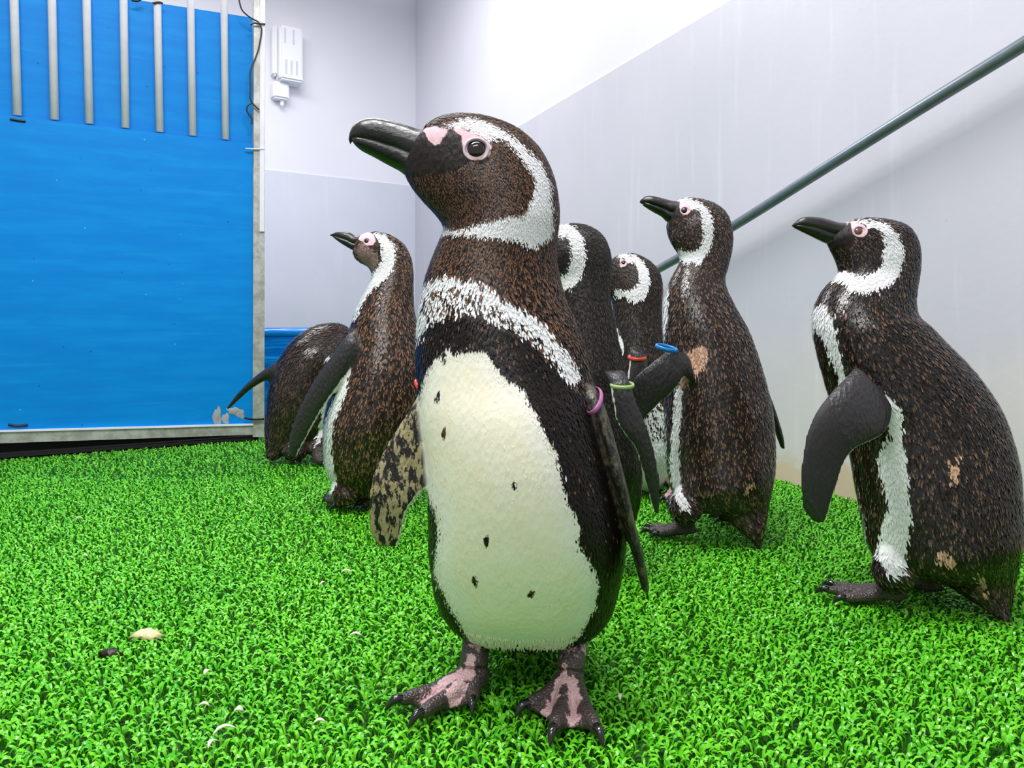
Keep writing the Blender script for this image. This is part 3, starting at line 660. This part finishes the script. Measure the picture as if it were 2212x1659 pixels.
flank7 = [(1899, 837), (1925, 854), (1948, 888), (1945, 945), (1959, 980), (1962, 1060), (1968, 1117), (1959, 1169), (1948, 1236), (1930, 1244), (1911, 1237), (1896, 1192), (1902, 1134), (1919, 1089), (1902, 1026), (1890, 985), (1919, 934), (1913, 877)]
tan7 = [(2035, 990, 2060, 1020), ]
mat7 = plumage('plumage_dark_brown', rgb(32, 25, 22), rgb(120, 88, 66), .6, edge=.0035)
pen7, b7, bv7, body7 = make_penguin(Y7, (1950, 1295), [t7], f7,
    dict(white=[(stripe7, -.03), (chest7, -.03), (bel7, 0), (flank7, -.085)], pink=[([(1807, 489), (1830, 478), (1832, 484), (1812, 497)], -.03), ([(1838, 480), (1855, 481), (1868, 486), (1875, 502), (1868, 510), (1856, 513), (1844, 508), (1839, 492)], -.03)],
         skin=[([(1800, 480), (1812, 492), (1832, 484), (1838, 482), (1842, 505), (1840, 524), (1800, 530), (1780, 530), (1785, 500)], -.03)],
         tan=[([(2042, 985), (2060, 1000), (2075, 965), (2070, 1030), (2055, 1035)], -.08), ([(2030, 1180), (2060, 1200), (2058, 1222), (2020, 1210)], -.06), ([(2110, 1230), (2130, 1260), (2122, 1280), (2105, 1250)], -.05)]),
    mat7, 'penguin beside the right wall standing sideways with a broad dark flipper held forward', .0034,
    thighs=[([P(1940, 1150, .96), P(1930, 1230, .955), P(1932, 1262, .96)], [.012, .028, .018])])
make_beak(pen7, b7, [(1840, 482, 1822, 528, 26), (1813, 481, 1790, 527, 21), (1791, 475, 1768, 518, 18), (1772, 470, 1750, 509, 16), (1752, 468, 1735, 502, 14), (1735, 469, 1723, 496, 11), (1721, 476, 1715, 492, 7), (1711, 486, 1711, 489, 1.5)], Y7)
make_eye(pen7, b7, bv7, (1856, 500), 10, Y7, iris=True, lid='lid_pink', lid_r=1.35)
make_foot(pen7, b7, (1930, 1235), .965, (1925, 1303), [(1775, 1268), (1762, 1282), (1800, 1304)], r=.011, pink=False, leg_r=.017)
make_foot(pen7, b7, (2000, 1225), 1.05, (2005, 1280), [(1935, 1248), (1920, 1258), (1950, 1272)], r=.010, pink=False, leg_r=.016)

# --- right middle
Y6 = 1.29
t6 = rows_k([(1632, 1176, 1643, 1187, .9, -.07), (1592, 1142, 1654, 1132, .7, -.06), (1545, 1112, 1661, 1080, .75, -.04), (1488, 1098, 1668, 1030, .82, -.02), (1452, 1060, 1670, 985, .86, -.01), (1441, 1000, 1668, 930, .86, 0), (1437, 940, 1661, 870, .86, 0), (1437, 880, 1648, 815, .86, 0), (1438, 820, 1633, 765, .86, 0), (1437, 765, 1615, 715, .84, 0),
    (1433, 715, 1597, 682, .84, 0), (1434, 665, 1580, 650, .82, 0), (1441, 626, 1568, 622, .78, 0), (1453, 596, 1566, 600, .72, 0), (1465, 573, 1573, 575, .66, 0), (1468, 556, 1581, 540, .6, 0), (1460, 541, 1582, 500, .56, 0), (1450, 525, 1570, 462, .56, 0), (1444, 511, 1545, 440, .58, 0), (1441, 499, 1515, 430, .62, 0), (1440, 488, 1485, 427, .7, 0), (1443, 476, 1462, 432, .8, 0)])
f6 = [dict(rows=[(1485, 765, 1500, 830, 20, -.06), (1450, 752, 1478, 815, 15, -.075), (1425, 768, 1470, 828, 11, -.085), (1395, 792, 1462, 838, 9, -.088), (1370, 815, 1445, 855, 8, -.088), (1355, 850, 1418, 880, 7, -.085), (1352, 895, 1395, 905, 6, -.082), (1358, 935, 1382, 935, 5, -.08)], trail=1, rim=.003),
      dict(rows=[(1640, 840, 1655, 835, 14, .06), (1655, 880, 1670, 872, 14, .07), (1668, 915, 1682, 908, 13, .075), (1678, 945, 1692, 942, 11, .08), (1688, 972, 1696, 970, 7, .08)], edge_on=True, rim=-.01)]
stripe6 = [(1454, 437), (1475, 427), (1500, 433), (1520, 443), (1535, 462), (1538, 480), (1541, 500), (1534, 528), (1525, 548), (1512, 570), (1497, 562), (1482, 567), (1468, 557), (1455, 545), (1466, 535), (1485, 540), (1504, 536), (1516, 520), (1518, 500), (1514, 480), (1510, 460), (1505, 447), (1495, 455), (1487, 447), (1470, 436)]
chest6 = [(1446, 606), (1447, 640), (1443, 680), (1437, 720), (1432, 735), (1428, 700), (1432, 650), (1438, 615)]
flank6 = [(1472, 830), (1474, 880), (1468, 940), (1469, 1000), (1474, 1060), (1484, 1096), (1468, 1094), (1455, 1060), (1448, 1000), (1450, 940), (1456, 870), (1460, 830)]
bel6 = [(1395, 860), (1437, 880), (1440, 1000), (1450, 1075), (1420, 1080)]
mat6 = plumage('plumage_grey_brown', rgb(44, 36, 32), rgb(128, 98, 78), .55, edge=.0032)
pen6, b6, bv6, body6 = make_penguin(Y6, (1500, 1150), [t6], f6,
    dict(white=[(stripe6, -.03), (chest6, -.03), (flank6, -.09), (bel6, -.02)], pink=[([(1445, 440), (1466, 432), (1464, 440), (1452, 448)], -.03), ([(1468, 433), (1482, 434), (1492, 444), (1492, 456), (1484, 464), (1473, 464), (1468, 452)], -.03)],
         skin=[([(1440, 440), (1452, 448), (1468, 436), (1470, 460), (1472, 470), (1445, 476), (1430, 470)], -.03)],
         tan=[([(1468, 800), (1490, 750), (1512, 740), (1528, 748), (1528, 775), (1515, 800), (1495, 815), (1480, 835), (1466, 840)], -.1), ([(1600, 1060), (1625, 1030), (1630, 1045), (1610, 1065)], -.06)]),
    mat6, 'penguin with a blue flipper band and a tan patch behind its shoulder', .0042,
    thighs=[([P(1490, 1040, 1.25), P(1480, 1095, 1.245), P(1482, 1120, 1.25)], [.012, .03, .018])])
make_beak(pen6, b6, [(1470, 435, 1460, 486, 22), (1453, 434, 1441, 479, 19), (1437, 430, 1429, 468, 16), (1418, 425, 1411, 458, 14), (1404, 423, 1398, 450, 12), (1392, 425, 1389, 444, 8), (1383, 432, 1382, 438, 2)], Y6)
make_eye(pen6, b6, bv6, (1479, 455), 7.5, Y6, lid='lid_pink', lid_r=1.3)
make_foot(pen6, b6, (1482, 1100), 1.26, (1480, 1160), [(1390, 1143), (1384, 1153), (1405, 1163)], r=.0115, pink=False, leg_r=.017)
make_foot(pen6, b6, (1560, 1090), 1.36, (1580, 1128), [(1538, 1112), (1530, 1120), (1545, 1130)], r=.011, pink=False, leg_r=.016)

# --- left one, back half turned to the camera
Y3 = 1.49
t3 = rows_k([(762, 1070, 850, 1092, .4, .02), (725, 1050, 865, 1062, .7, .01), (706, 1010, 882, 1015, .85, 0), (701, 960, 897, 960, .9, 0), (703, 905, 912, 905, .92, 0), (715, 850, 921, 850, .92, 0), (730, 800, 922, 795, .92, 0), (745, 755, 914, 745, .92, 0), (756, 714, 903, 704, .92, 0), (768, 675, 895, 672, .9, 0), (783, 643, 893, 643, .88, 0), (795, 618, 893, 618, .84, 0),
    (802, 600, 893, 590, .78, 0), (801, 586, 888, 557, .7, 0), (791, 574, 873, 528, .64, 0), (779, 568, 850, 511, .62, 0), (769, 560, 825, 502, .62, 0), (763, 549, 797, 501, .68, 0), (762, 540, 778, 508, .8, 0)])
f3 = [dict(rows=[(765, 715, 790, 770, 24, -.05), (748, 725, 775, 785, 18, -.06), (722, 760, 752, 808, 14, -.066), (692, 800, 730, 838, 11, -.07), (664, 845, 706, 872, 10, -.07), (642, 892, 684, 908, 9, -.068), (627, 935, 664, 945, 8, -.065), (622, 968, 648, 974, 7, -.062), (628, 986, 642, 988, 5, -.06)], trail=1, rim=.0035),
      dict(rows=[(905, 720, 925, 740, 30, .02), (925, 800, 950, 800, 26, .03), (935, 870, 958, 870, 22, .03), (938, 930, 952, 930, 14, .03)], edge_on=True, rim=-.01)]
stripe3 = [(806, 503), (828, 507), (840, 520), (850, 535), (853, 555), (847, 580), (835, 598), (815, 615), (800, 630), (785, 655), (775, 680), (760, 690), (770, 650), (790, 620), (802, 600), (803, 590), (815, 575), (822, 555), (822, 535), (818, 520), (812, 512)]
flank3 = [(757, 765), (757, 800), (752, 840), (735, 880), (722, 910), (718, 960), (722, 1010), (728, 1050), (718, 1062), (690, 1020), (690, 940), (712, 880), (735, 830), (748, 790)]
fld = dict(white=[(stripe3, -.02), (flank3, -.06)], pink=[([(766, 505), (790, 499), (808, 506), (812, 520), (806, 530), (790, 530), (780, 520), (768, 515)], -.02), ],
         skin=[([(812, 518), (818, 530), (818, 545), (812, 545)], -.02)], tan=[([(768, 520), (790, 530), (812, 545), (815, 565), (803, 585), (775, 565), (762, 540)], -.02)])
mat3 = plumage('plumage_warm_brown', rgb(40, 28, 22), rgb(138, 98, 70), .75, edge=.003, tanc=((120, 98, 92), (176, 146, 142)))
pen3, b3, bv3, body3 = make_penguin(Y3, (775, 1096), [t3], f3, fld, mat3, 'slim brown penguin with shiny wet back and pale face turned towards the blue panel', .0046,
    thighs=[([P(755, 1010, 1.47), P(745, 1058, 1.46), P(746, 1075, 1.47)], [.012, .03, .018]), ([P(815, 1010, 1.5), P(805, 1058, 1.5), P(800, 1072, 1.5)], [.012, .03, .018])])
make_beak(pen3, b3, [(780, 508, 772, 545, 16), (768, 509, 759, 539, 14), (755, 502, 750, 534, 12), (742, 500, 737, 526, 10), (729, 500, 726, 518, 7), (720, 504, 718, 511, 5), (713, 507, 714, 510, 1.5)], Y3)
make_eye(pen3, b3, bv3, (792, 521), 6, Y3, lid='lid_pink', lid_r=1.3)
make_foot(pen3, b3, (746, 1062), 1.47, (748, 1098), [(700, 1078), (696, 1086), (712, 1102)], r=.0115, pink=False, leg_r=.017)
make_foot(pen3, b3, (800, 1060), 1.5, (800, 1094), [(768, 1088), (764, 1096), (775, 1104)], r=.0115, pink=False, leg_r=.017)

# --- far left, stooping beside the panel post
Y2 = 2.0
t2 = rows_k([(576, 986, 600, 992, .8, -.03), (573, 955, 640, 968, .6, -.02), (574, 912, 690, 935, .75, 0), (579, 862, 712, 882, .82, 0), (588, 815, 724, 832, .86, 0), (606, 772, 736, 798, .86, 0), (636, 733, 746, 778, .86, 0), (676, 706, 755, 770, .8, .01), (712, 698, 768, 765, .7, .02), (742, 702, 788, 760, .64, .03), (765, 720, 800, 762, .6, .04), (782, 742, 802, 765, .6, .05)])
f2 = [dict(rows=[(600, 778, 608, 815, 22, -.02), (583, 790, 588, 818, 18, -.02), (560, 806, 566, 826, 14, -.015), (536, 826, 541, 842, 12, -.01), (513, 850, 518, 862, 10, 0), (495, 873, 499, 880, 7, 0), (487, 885, 489, 888, 4, 0)], rim=-.01),
      ]
mat2 = plumage('plumage_wet_dark', rgb(42, 32, 28), rgb(104, 76, 60), .5, edge=.003)
pen2, b2, bv2, body2 = make_penguin(Y2, (650, 1000), [t2], f2, dict(white=[([(706, 765), (722, 770), (718, 850), (700, 930), (690, 965), (682, 965), (695, 890), (704, 810)], -.08)]), mat2, 'stooping dark penguin with its head lowered beside the panel post', .006,
    thighs=[([P(640, 930, 1.98), P(640, 970, 1.97), P(638, 985, 1.98)], [.012, .034, .02]), ([P(685, 920, 2.0), P(688, 965, 2.0), P(688, 982, 2.0)], [.012, .032, .02])])
make_beak(pen2, b2, [(782, 742, 795, 765, 10), (795, 756, 798, 772, 8), (806, 772, 804, 780, 6), (812, 784, 810, 787, 2)], Y2, .05)
make_foot(pen2, b2, (638, 975), 1.98, (630, 997), [(648, 992), (650, 998), (640, 1003)], r=.012, pink=False, leg_r=.018)
make_foot(pen2, b2, (688, 972), 2.0, (688, 1002), [(706, 996), (710, 1002), (700, 1008)], r=.012, pink=False, leg_r=.018)

# --- black-headed one hidden behind the big penguin
Y4 = 1.1
t4 = rows_k([(1340, 1118, 1372, 1128, .8, .05), (1295, 1120, 1384, 1080, .6, .03), (1250, 1090, 1386, 1030, .8, .01), (1228, 1030, 1384, 980, .88, 0), (1218, 960, 1376, 925, .9, 0), (1210, 890, 1363, 870, .9, 0), (1204, 820, 1350, 810, .9, 0), (1200, 760, 1340, 755, .88, 0), (1198, 705, 1330, 705, .86, 0), (1196, 660, 1321, 660, .84, 0), (1193, 625, 1318, 625, .8, 0),
    (1188, 604, 1321, 588, .72, 0), (1172, 590, 1319, 545, .66, 0), (1152, 576, 1302, 508, .62, 0), (1142, 562, 1272, 488, .62, 0), (1137, 549, 1235, 482, .66, 0), (1136, 537, 1198, 489, .74, 0), (1138, 525, 1170, 500, .8, 0)])
f4 = [dict(rows=[(1300, 800, 1350, 800, 24, -.07), (1315, 830, 1362, 826, 16, -.09), (1322, 868, 1374, 862, 10, -.10), (1328, 905, 1388, 895, 8, -.104), (1344, 935, 1403, 930, 8, -.106), (1368, 965, 1417, 980, 7, -.106), (1382, 1005, 1425, 1028, 7, -.104), (1393, 1045, 1428, 1065, 6, -.102), (1404, 1085, 1427, 1098, 5, -.10), (1412, 1108, 1420, 1114, 4, -.10)], trail=-1, rim=.003)]
stripe4 = [(1190, 487), (1222, 484), (1245, 494), (1258, 515), (1266, 555), (1258, 590), (1245, 613), (1225, 622), (1200, 622), (1185, 618), (1205, 595), (1222, 585), (1230, 562), (1230, 530), (1222, 508), (1205, 512), (1190, 510)]
mat4 = plumage('plumage_charcoal', rgb(40, 36, 34), rgb(88, 76, 68), .5, edge=.003)
pen4, b4, bv4, body4 = make_penguin(Y4, (1290, 1235), [t4], f4, dict(white=[(stripe4, -.04), ([(1205, 840), (1222, 960), (1245, 1080), (1230, 1100), (1190, 960)], 0)]), mat4, 'charcoal-headed penguin with a yellow-green flipper band, close behind the big front penguin', .004)
make_beak(pen4, b4, [(1180, 498, 1160, 545, 20), (1160, 503, 1138, 545, 18), (1130, 502, 1110, 532, 14), (1100, 500, 1085, 520, 11), (1078, 505, 1074, 512, 5), (1068, 512, 1068, 514, 1)], Y4)
make_eye(pen4, b4, bv4, (1192, 520), 9, Y4, lid='lid_pink')
make_foot(pen4, b4, (1270, 1090), 1.1, (1275, 1232), [(1170, 1225), (1160, 1240), (1185, 1255)], r=.011, pink=False, leg_r=.018)
make_foot(pen4, b4, (1330, 1090), 1.15, (1320, 1215), [(1260, 1205), (1250, 1212), (1265, 1222)], r=.011, pink=False, leg_r=.018)

# --- farthest small head between the two
Y5 = 1.6
t5 = rows_k([(1345, 1055, 1430, 1062, .4, .03), (1325, 1030, 1448, 1030, .7, .01), (1318, 980, 1456, 980, .86, 0), (1316, 910, 1458, 910, .9, 0), (1317, 840, 1452, 840, .9, 0), (1319, 780, 1445, 780, .9, 0), (1322, 730, 1438, 728, .88, 0), (1325, 692, 1430, 688, .86, 0), (1323, 660, 1430, 652, .8, 0), (1318, 642, 1432, 622, .74, 0), (1310, 633, 1424, 587, .66, 0), (1304, 625, 1402, 562, .62, 0), (1300, 616, 1372, 548, .64, 0), (1298, 606, 1347, 547, .7, 0), (1298, 597, 1326, 556, .8, 0)])
f5 = [dict(rows=[(1360, 750, 1400, 770, 22, -.07), (1358, 785, 1400, 790, 12, -.085), (1352, 830, 1395, 835, 9, -.09), (1345, 880, 1390, 885, 8, -.09), (1345, 930, 1378, 935, 6, -.09), (1352, 965, 1368, 967, 4, -.09)], trail=-1, rim=.003)]
stripe5 = [(1330, 553), (1345, 547), (1370, 551), (1388, 565), (1402, 590), (1404, 608), (1398, 632), (1388, 645), (1368, 650), (1348, 640), (1325, 640), (1325, 622), (1345, 625), (1365, 624), (1380, 605), (1376, 585), (1366, 564), (1354, 570), (1345, 555), (1335, 560)]
pen5, b5, bv5, body5 = make_penguin(Y5, (1430, 1060), [t5], f5, dict(white=[(stripe5, -.03), ([(1328, 695), (1338, 715), (1349, 750), (1346, 762), (1332, 735), (1318, 720), (1318, 690)], -.03), ([(1385, 870), (1415, 850), (1445, 900), (1445, 1060), (1330, 1060), (1330, 900)], -.08)], pink=[([(1338, 560), (1350, 558), (1356, 568), (1350, 577), (1340, 577), (1336, 568)], -.02)],
    mottle=[([(1385, 870), (1415, 850), (1445, 900), (1445, 960), (1380, 940)], -.08)], tan=[([(1432, 600), (1445, 610), (1440, 640), (1430, 640)], -.02)]), plumage('plumage_charcoal_spotted', rgb(40, 35, 33), rgb(100, 82, 70), .5, spots=.9, edge=.003), 'penguin with a red flipper band peering out between two dark neighbours', .005)
make_beak(pen5, b5, [(1330, 558, 1315, 605, 14), (1310, 560, 1298, 600, 12), (1290, 556, 1282, 588, 10), (1270, 556, 1266, 574, 7), (1256, 562, 1256, 566, 2)], Y5)
make_eye(pen5, b5, bv5, (1347, 568), 5, Y5, lid='lid_pink', lid_r=1.5)
make_foot(pen5, b5, (1440, 1030), 1.6, (1462, 1073), [(1432, 1078), (1425, 1086), (1440, 1094)], r=.012, leg_r=.018)
make_foot(pen5, b5, (1410, 1010), 1.7, (1440, 1040), [(1415, 1042), (1412, 1048), (1420, 1054)], r=.012, pink=False, leg_r=.018)

WHT = rgb(240, 240, 242)
feathers(pen1, b1, body1.data, [t1, tail1], Y1, (rgb(22, 16, 13), rgb(140, 100, 74), WHT, .6, .30), 100000, ((.0078, .0025), (.0044, .0012)), .42, 1, .07)
feathers(pen7, b7, body7.data, [t7], Y7, (rgb(27, 21, 19), rgb(136, 104, 82), WHT, .22), 44000, ((.0095, .0025), (.0058, .0017)), .40, 2, fmat='wet')
feathers(pen6, b6, body6.data, [t6], Y6, (rgb(36, 29, 26), rgb(146, 116, 94), WHT, .32), 36000, ((.0105, .0029), (.0065, .002)), .44, 3, fmat='wet')
feathers(pen3, b3, body3.data, [t3], Y3, (rgb(34, 24, 19), rgb(156, 114, 84), WHT, .42), 26000, ((.0125, .0036), (.0075, .0023)), .42, 4, None, (140, 116, 110), fmat='wet')
feathers(pen4, b4, body4.data, [t4], Y4, (rgb(36, 33, 31), rgb(84, 74, 68), WHT, .4), 24000, ((.008, .0024), (.0055, .0017)), .40, 5)
feathers(pen5, b5, body5.data, [t5], Y5, (rgb(36, 31, 29), rgb(104, 86, 74), WHT, .4), 14000, ((.010, .0034), (.007, .0024)), .42, 6)
feathers(pen2, b2, body2.data, [t2], Y2, (rgb(36, 28, 25), rgb(110, 82, 66), WHT, .35), 11000, ((.014, .0042), (.012, .004)), .6, 8, fmat='wet')

# identification rings
def ring_mat(n, c): return plain(n, c, .3, spec=.6, var=.02)
make_band(pen1, b1, (1262, 884), (1298, 846), Y1-.045, 4.5, 56, ring_mat('purple_band', rgb(168, 92, 150)))
make_band(pen1, b1, (898, 822), (925, 850), Y1-.02, 4, 22, ring_mat('red_band', rgb(216, 60, 44)))
make_band(pen6, b6, (1418, 747), (1462, 757), Y6-.082, 4, 16, ring_mat('blue_band', rgb(30, 120, 196)))
make_band(pen5, b5, (1358, 772), (1394, 772), Y5-.082, 3.5, 16, ring_mat('red_band', rgb(214, 66, 44)))
make_band(pen4, b4, (1320, 832), (1368, 832), Y4-.092, 4, 17, ring_mat('yellow_green_band', rgb(168, 196, 120)))

#%%TURF
# ---------------------------------------------------------------- artificial turf: curled plastic blades
def turf():
    pts = []
    for y0, y1, s in ((.25, .50, .008), (.50, 1.15, .0055), (1.15, 1.8, .0068), (1.8, 2.5, .010), (2.5, 4.6, .018)):
        xs = np.arange(-y1*.78-.45, y1*.78+.45, s); ys = np.arange(y0, y1, s)
        g = np.stack(np.meshgrid(xs, ys), -1).reshape(-1, 2)+rng.uniform(-.5, .5, (len(xs)*len(ys), 2))*s
        g = g[(np.abs(g[:, 0]) < g[:, 1]*.76+.04) | ((rng.random(len(g)) < .55) & (np.abs(g[:, 0]) < g[:, 1]*.76+.45))]
        pts.append(np.c_[g, np.full(len(g), s)])
    p = np.concatenate(pts)
    keep = (p[:, :2]-np.array(W0[:2])) @ np.array(wn[:2]) > .004
    # edge of the mat in front of the panel (it curls up towards the post)
    e0, e1 = G(-300, 1012), G(556, 948); ev = np.array((e1-e0)[:2]); en = np.array([ev[1], -ev[0]]); en = en if en[1] < 0 else -en; en = en/np.hypot(*en)
    inf = (p[:, :2]-np.array(e0[:2])) @ en > 0
    right = p[:, 0]/p[:, 1] > (565-CX)/F
    keep &= inf | right
    keep &= ~((p[:, 1] > 2.72) & (p[:, 0] < -.2) & (p[:, 1] < 3.6))
    keep &= (p[:, :2]-np.array(corner[:2])) @ np.array(bn[:2]) > .01
    p = p[keep]; n = len(p)
    th = rng.uniform(0, 2*math.pi, n); th = np.where(rng.random(n) < .65, rng.normal(0, .55, n)+math.pi*rng.integers(0, 2, n), th)
    sc = np.where(p[:, 2] > .009, p[:, 2]/.009, 1.0)
    L = rng.uniform(.009, .0135, n)*np.minimum(sc, 1.6); wd_ = rng.uniform(.0011, .0017, n)*sc; top = rng.uniform(.0085, .0125, n)
    dx, dy = np.cos(th), np.sin(th); sx, sy = -dy, dx
    K = 5; prof = np.array([(0, 0), (.08, .72), (.34, 1.0), (.70, .88), (1.0, .30)]); wpf = np.array([.8, 1, 1, .95, .6])
    V = np.zeros((n, K, 2, 3))
    tilt = rng.normal(0, .35, n)
    for k in range(K):
        for s_, sg in ((0, -1), (1, 1)):
            V[:, k, s_, 0] = p[:, 0]+dx*L*prof[k, 0]+sx*wd_*sg*wpf[k]
            V[:, k, s_, 1] = p[:, 1]+dy*L*prof[k, 0]+sy*wd_*sg*wpf[k]
            V[:, k, s_, 2] = -.0125+top*prof[k, 1]+sg*tilt*wd_
    V = V.reshape(-1, 3)
    base = np.arange(n)[:, None, None]*K*2
    q = np.array([[2*k, 2*k+1, 2*k+3, 2*k+2] for k in range(K-1)])[None]
    Q = (base+q).reshape(-1, 4)
    me = bpy.data.meshes.new('artificial_turf'); me.vertices.add(len(V)); me.vertices.foreach_set('co', V.ravel())
    me.loops.add(Q.size); me.loops.foreach_set('vertex_index', Q.ravel().astype(np.int32))
    me.polygons.add(len(Q)); me.polygons.foreach_set('loop_start', np.arange(0, Q.size, 4, dtype=np.int32)); me.polygons.foreach_set('loop_total', np.full(len(Q), 4, np.int32))
    me.update(calc_edges=True); me.polygons.foreach_set('use_smooth', [True]*len(Q))
    setattr_f(me, 'tint', np.repeat(rng.random(n), K*2))
    return me, n
k = NT('green_plastic_turf')
big = k.noise(k.coord(), 3.5, 3, .5)
c = k.mix(k.attr('tint'), rgb(66, 168, 14), rgb(116, 204, 44)); c = k.mix(k.math('MULTIPLY', k.ramp(big, .45, .7), .35), c, rgb(64, 160, 26))
M['turf'] = k.set(Base_Color=c, Roughness=.2, Specular_IOR_Level=.3)
me, nb = turf(); to = link('artificial_turf', me, M['turf']); tag(to, 'bright green artificial turf mat of curled plastic blades', 'turf', kind='stuff')
print('blades', nb)

# small litter on the turf
M['scrap'] = plain('pale_feather', rgb(226, 218, 200), .7, bscale=200)
def feather(u, v, L, ang, bend, wid, name='feather_scrap', label='small pale feather scrap lying on the green turf', mat=None):
    c = G(u, v, .004); V, Fc = [], []; n = 8
    for i in range(n+1):
        t = i/n-.5; w_ = wid*(1-(2*t)**2)**.6+.0003
        x = Vector((math.cos(ang), math.sin(ang), 0))*t*L; y = Vector((-math.sin(ang), math.cos(ang), 0)); x += y*bend*(1-4*t*t)*L
        for s in (-1, 1):
            for h in (0, 1): V.append(x+y*s*w_+Vector((0, 0, .0012*h+.003*(1-4*t*t))))
    for i in range(n):
        a = i*4; b = a+4
        Fc += [(a, b, b+2, a+2), (a+1, a+3, b+3, b+1), (a, a+1, b+1, b), (a+2, b+2, b+3, a+3)]
    Fc += [(0, 2, 3, 1), (n*4, n*4+1, n*4+3, n*4+2)]
    o = link(name, mesh_np(name, V, Fc), mat or M['scrap']); o.location = c
    return tag(o, label, 'feather', 'feather scraps on the turf')
for u, v, L, a, b, w_ in ((170, 1121, .016, .5, .1, .003), (538, 1088, .013, -.3, .1, .003), (748, 1237, .02, .1, .2, .003), (698, 1262, .012, 1.0, .1, .002), (768, 1374, .018, .0, .1, .0028), (485, 1582, .026, .6, .25, .0022), (461, 1610, .016, 1.2, .2, .002),
                         (515, 1538, .012, .1, .1, .004), (690, 1563, .014, .2, .1, .002), (1341, 1508, .013, 1.3, .1, .002), (182, 1203, .014, .1, .1, .002), (448, 1455, .012, 1.2, .1, .003), (440, 1527, .014, .1, .1, .002)):
    feather(u, v, L*.8, a, b, w_*.8, label='long curled pale feather quill lying on the green turf' if L > .022 else 'small pale feather scrap lying on the green turf')
# dropping: pale smear and dark clot
def blob(name, u, v, ru, rv, h, mat, seed):
    c = G(u, v, 0); r_ = random.Random(seed); V, Fc = [Vector((0, 0, h))], []; n = 20
    for ring, (f, z) in enumerate(((.55, .8), (1, 0.0))):
        for i in range(n):
            a = 2*math.pi*i/n; q = f*(1+r_.uniform(-.45, .35)); V.append(Vector((math.cos(a)*ru*q, math.sin(a)*rv*q, h*z-.0045*ring+r_.uniform(-.0008, .0008))))
    for i in range(n): Fc += [(0, 1+i, 1+(i+1) % n), (1+i, 1+n+i, 1+n+(i+1) % n, 1+(i+1) % n)]
    Fc.append(tuple(range(2*n, n, -1)))
    o = link(name, mesh_np(name, V, Fc), mat); o.location = c; return o
M['drop'] = plain('dropping_cream', rgb(232, 216, 166), .5, bscale=160, bump=.4, var=.15); M['clot'] = plain('dropping_dark', rgb(50, 44, 22), .3, bscale=200, bump=.6, var=.3)
tag(blob('dropping', 318, 1366, .019, .014, .0025, M['drop'], 3), 'cream coloured bird dropping smeared on the turf', 'dropping')
tag(blob('dropping', 236, 1407, .015, .009, .0022, M['clot'], 5), 'dark wet clot of bird dropping on the turf', 'dropping')
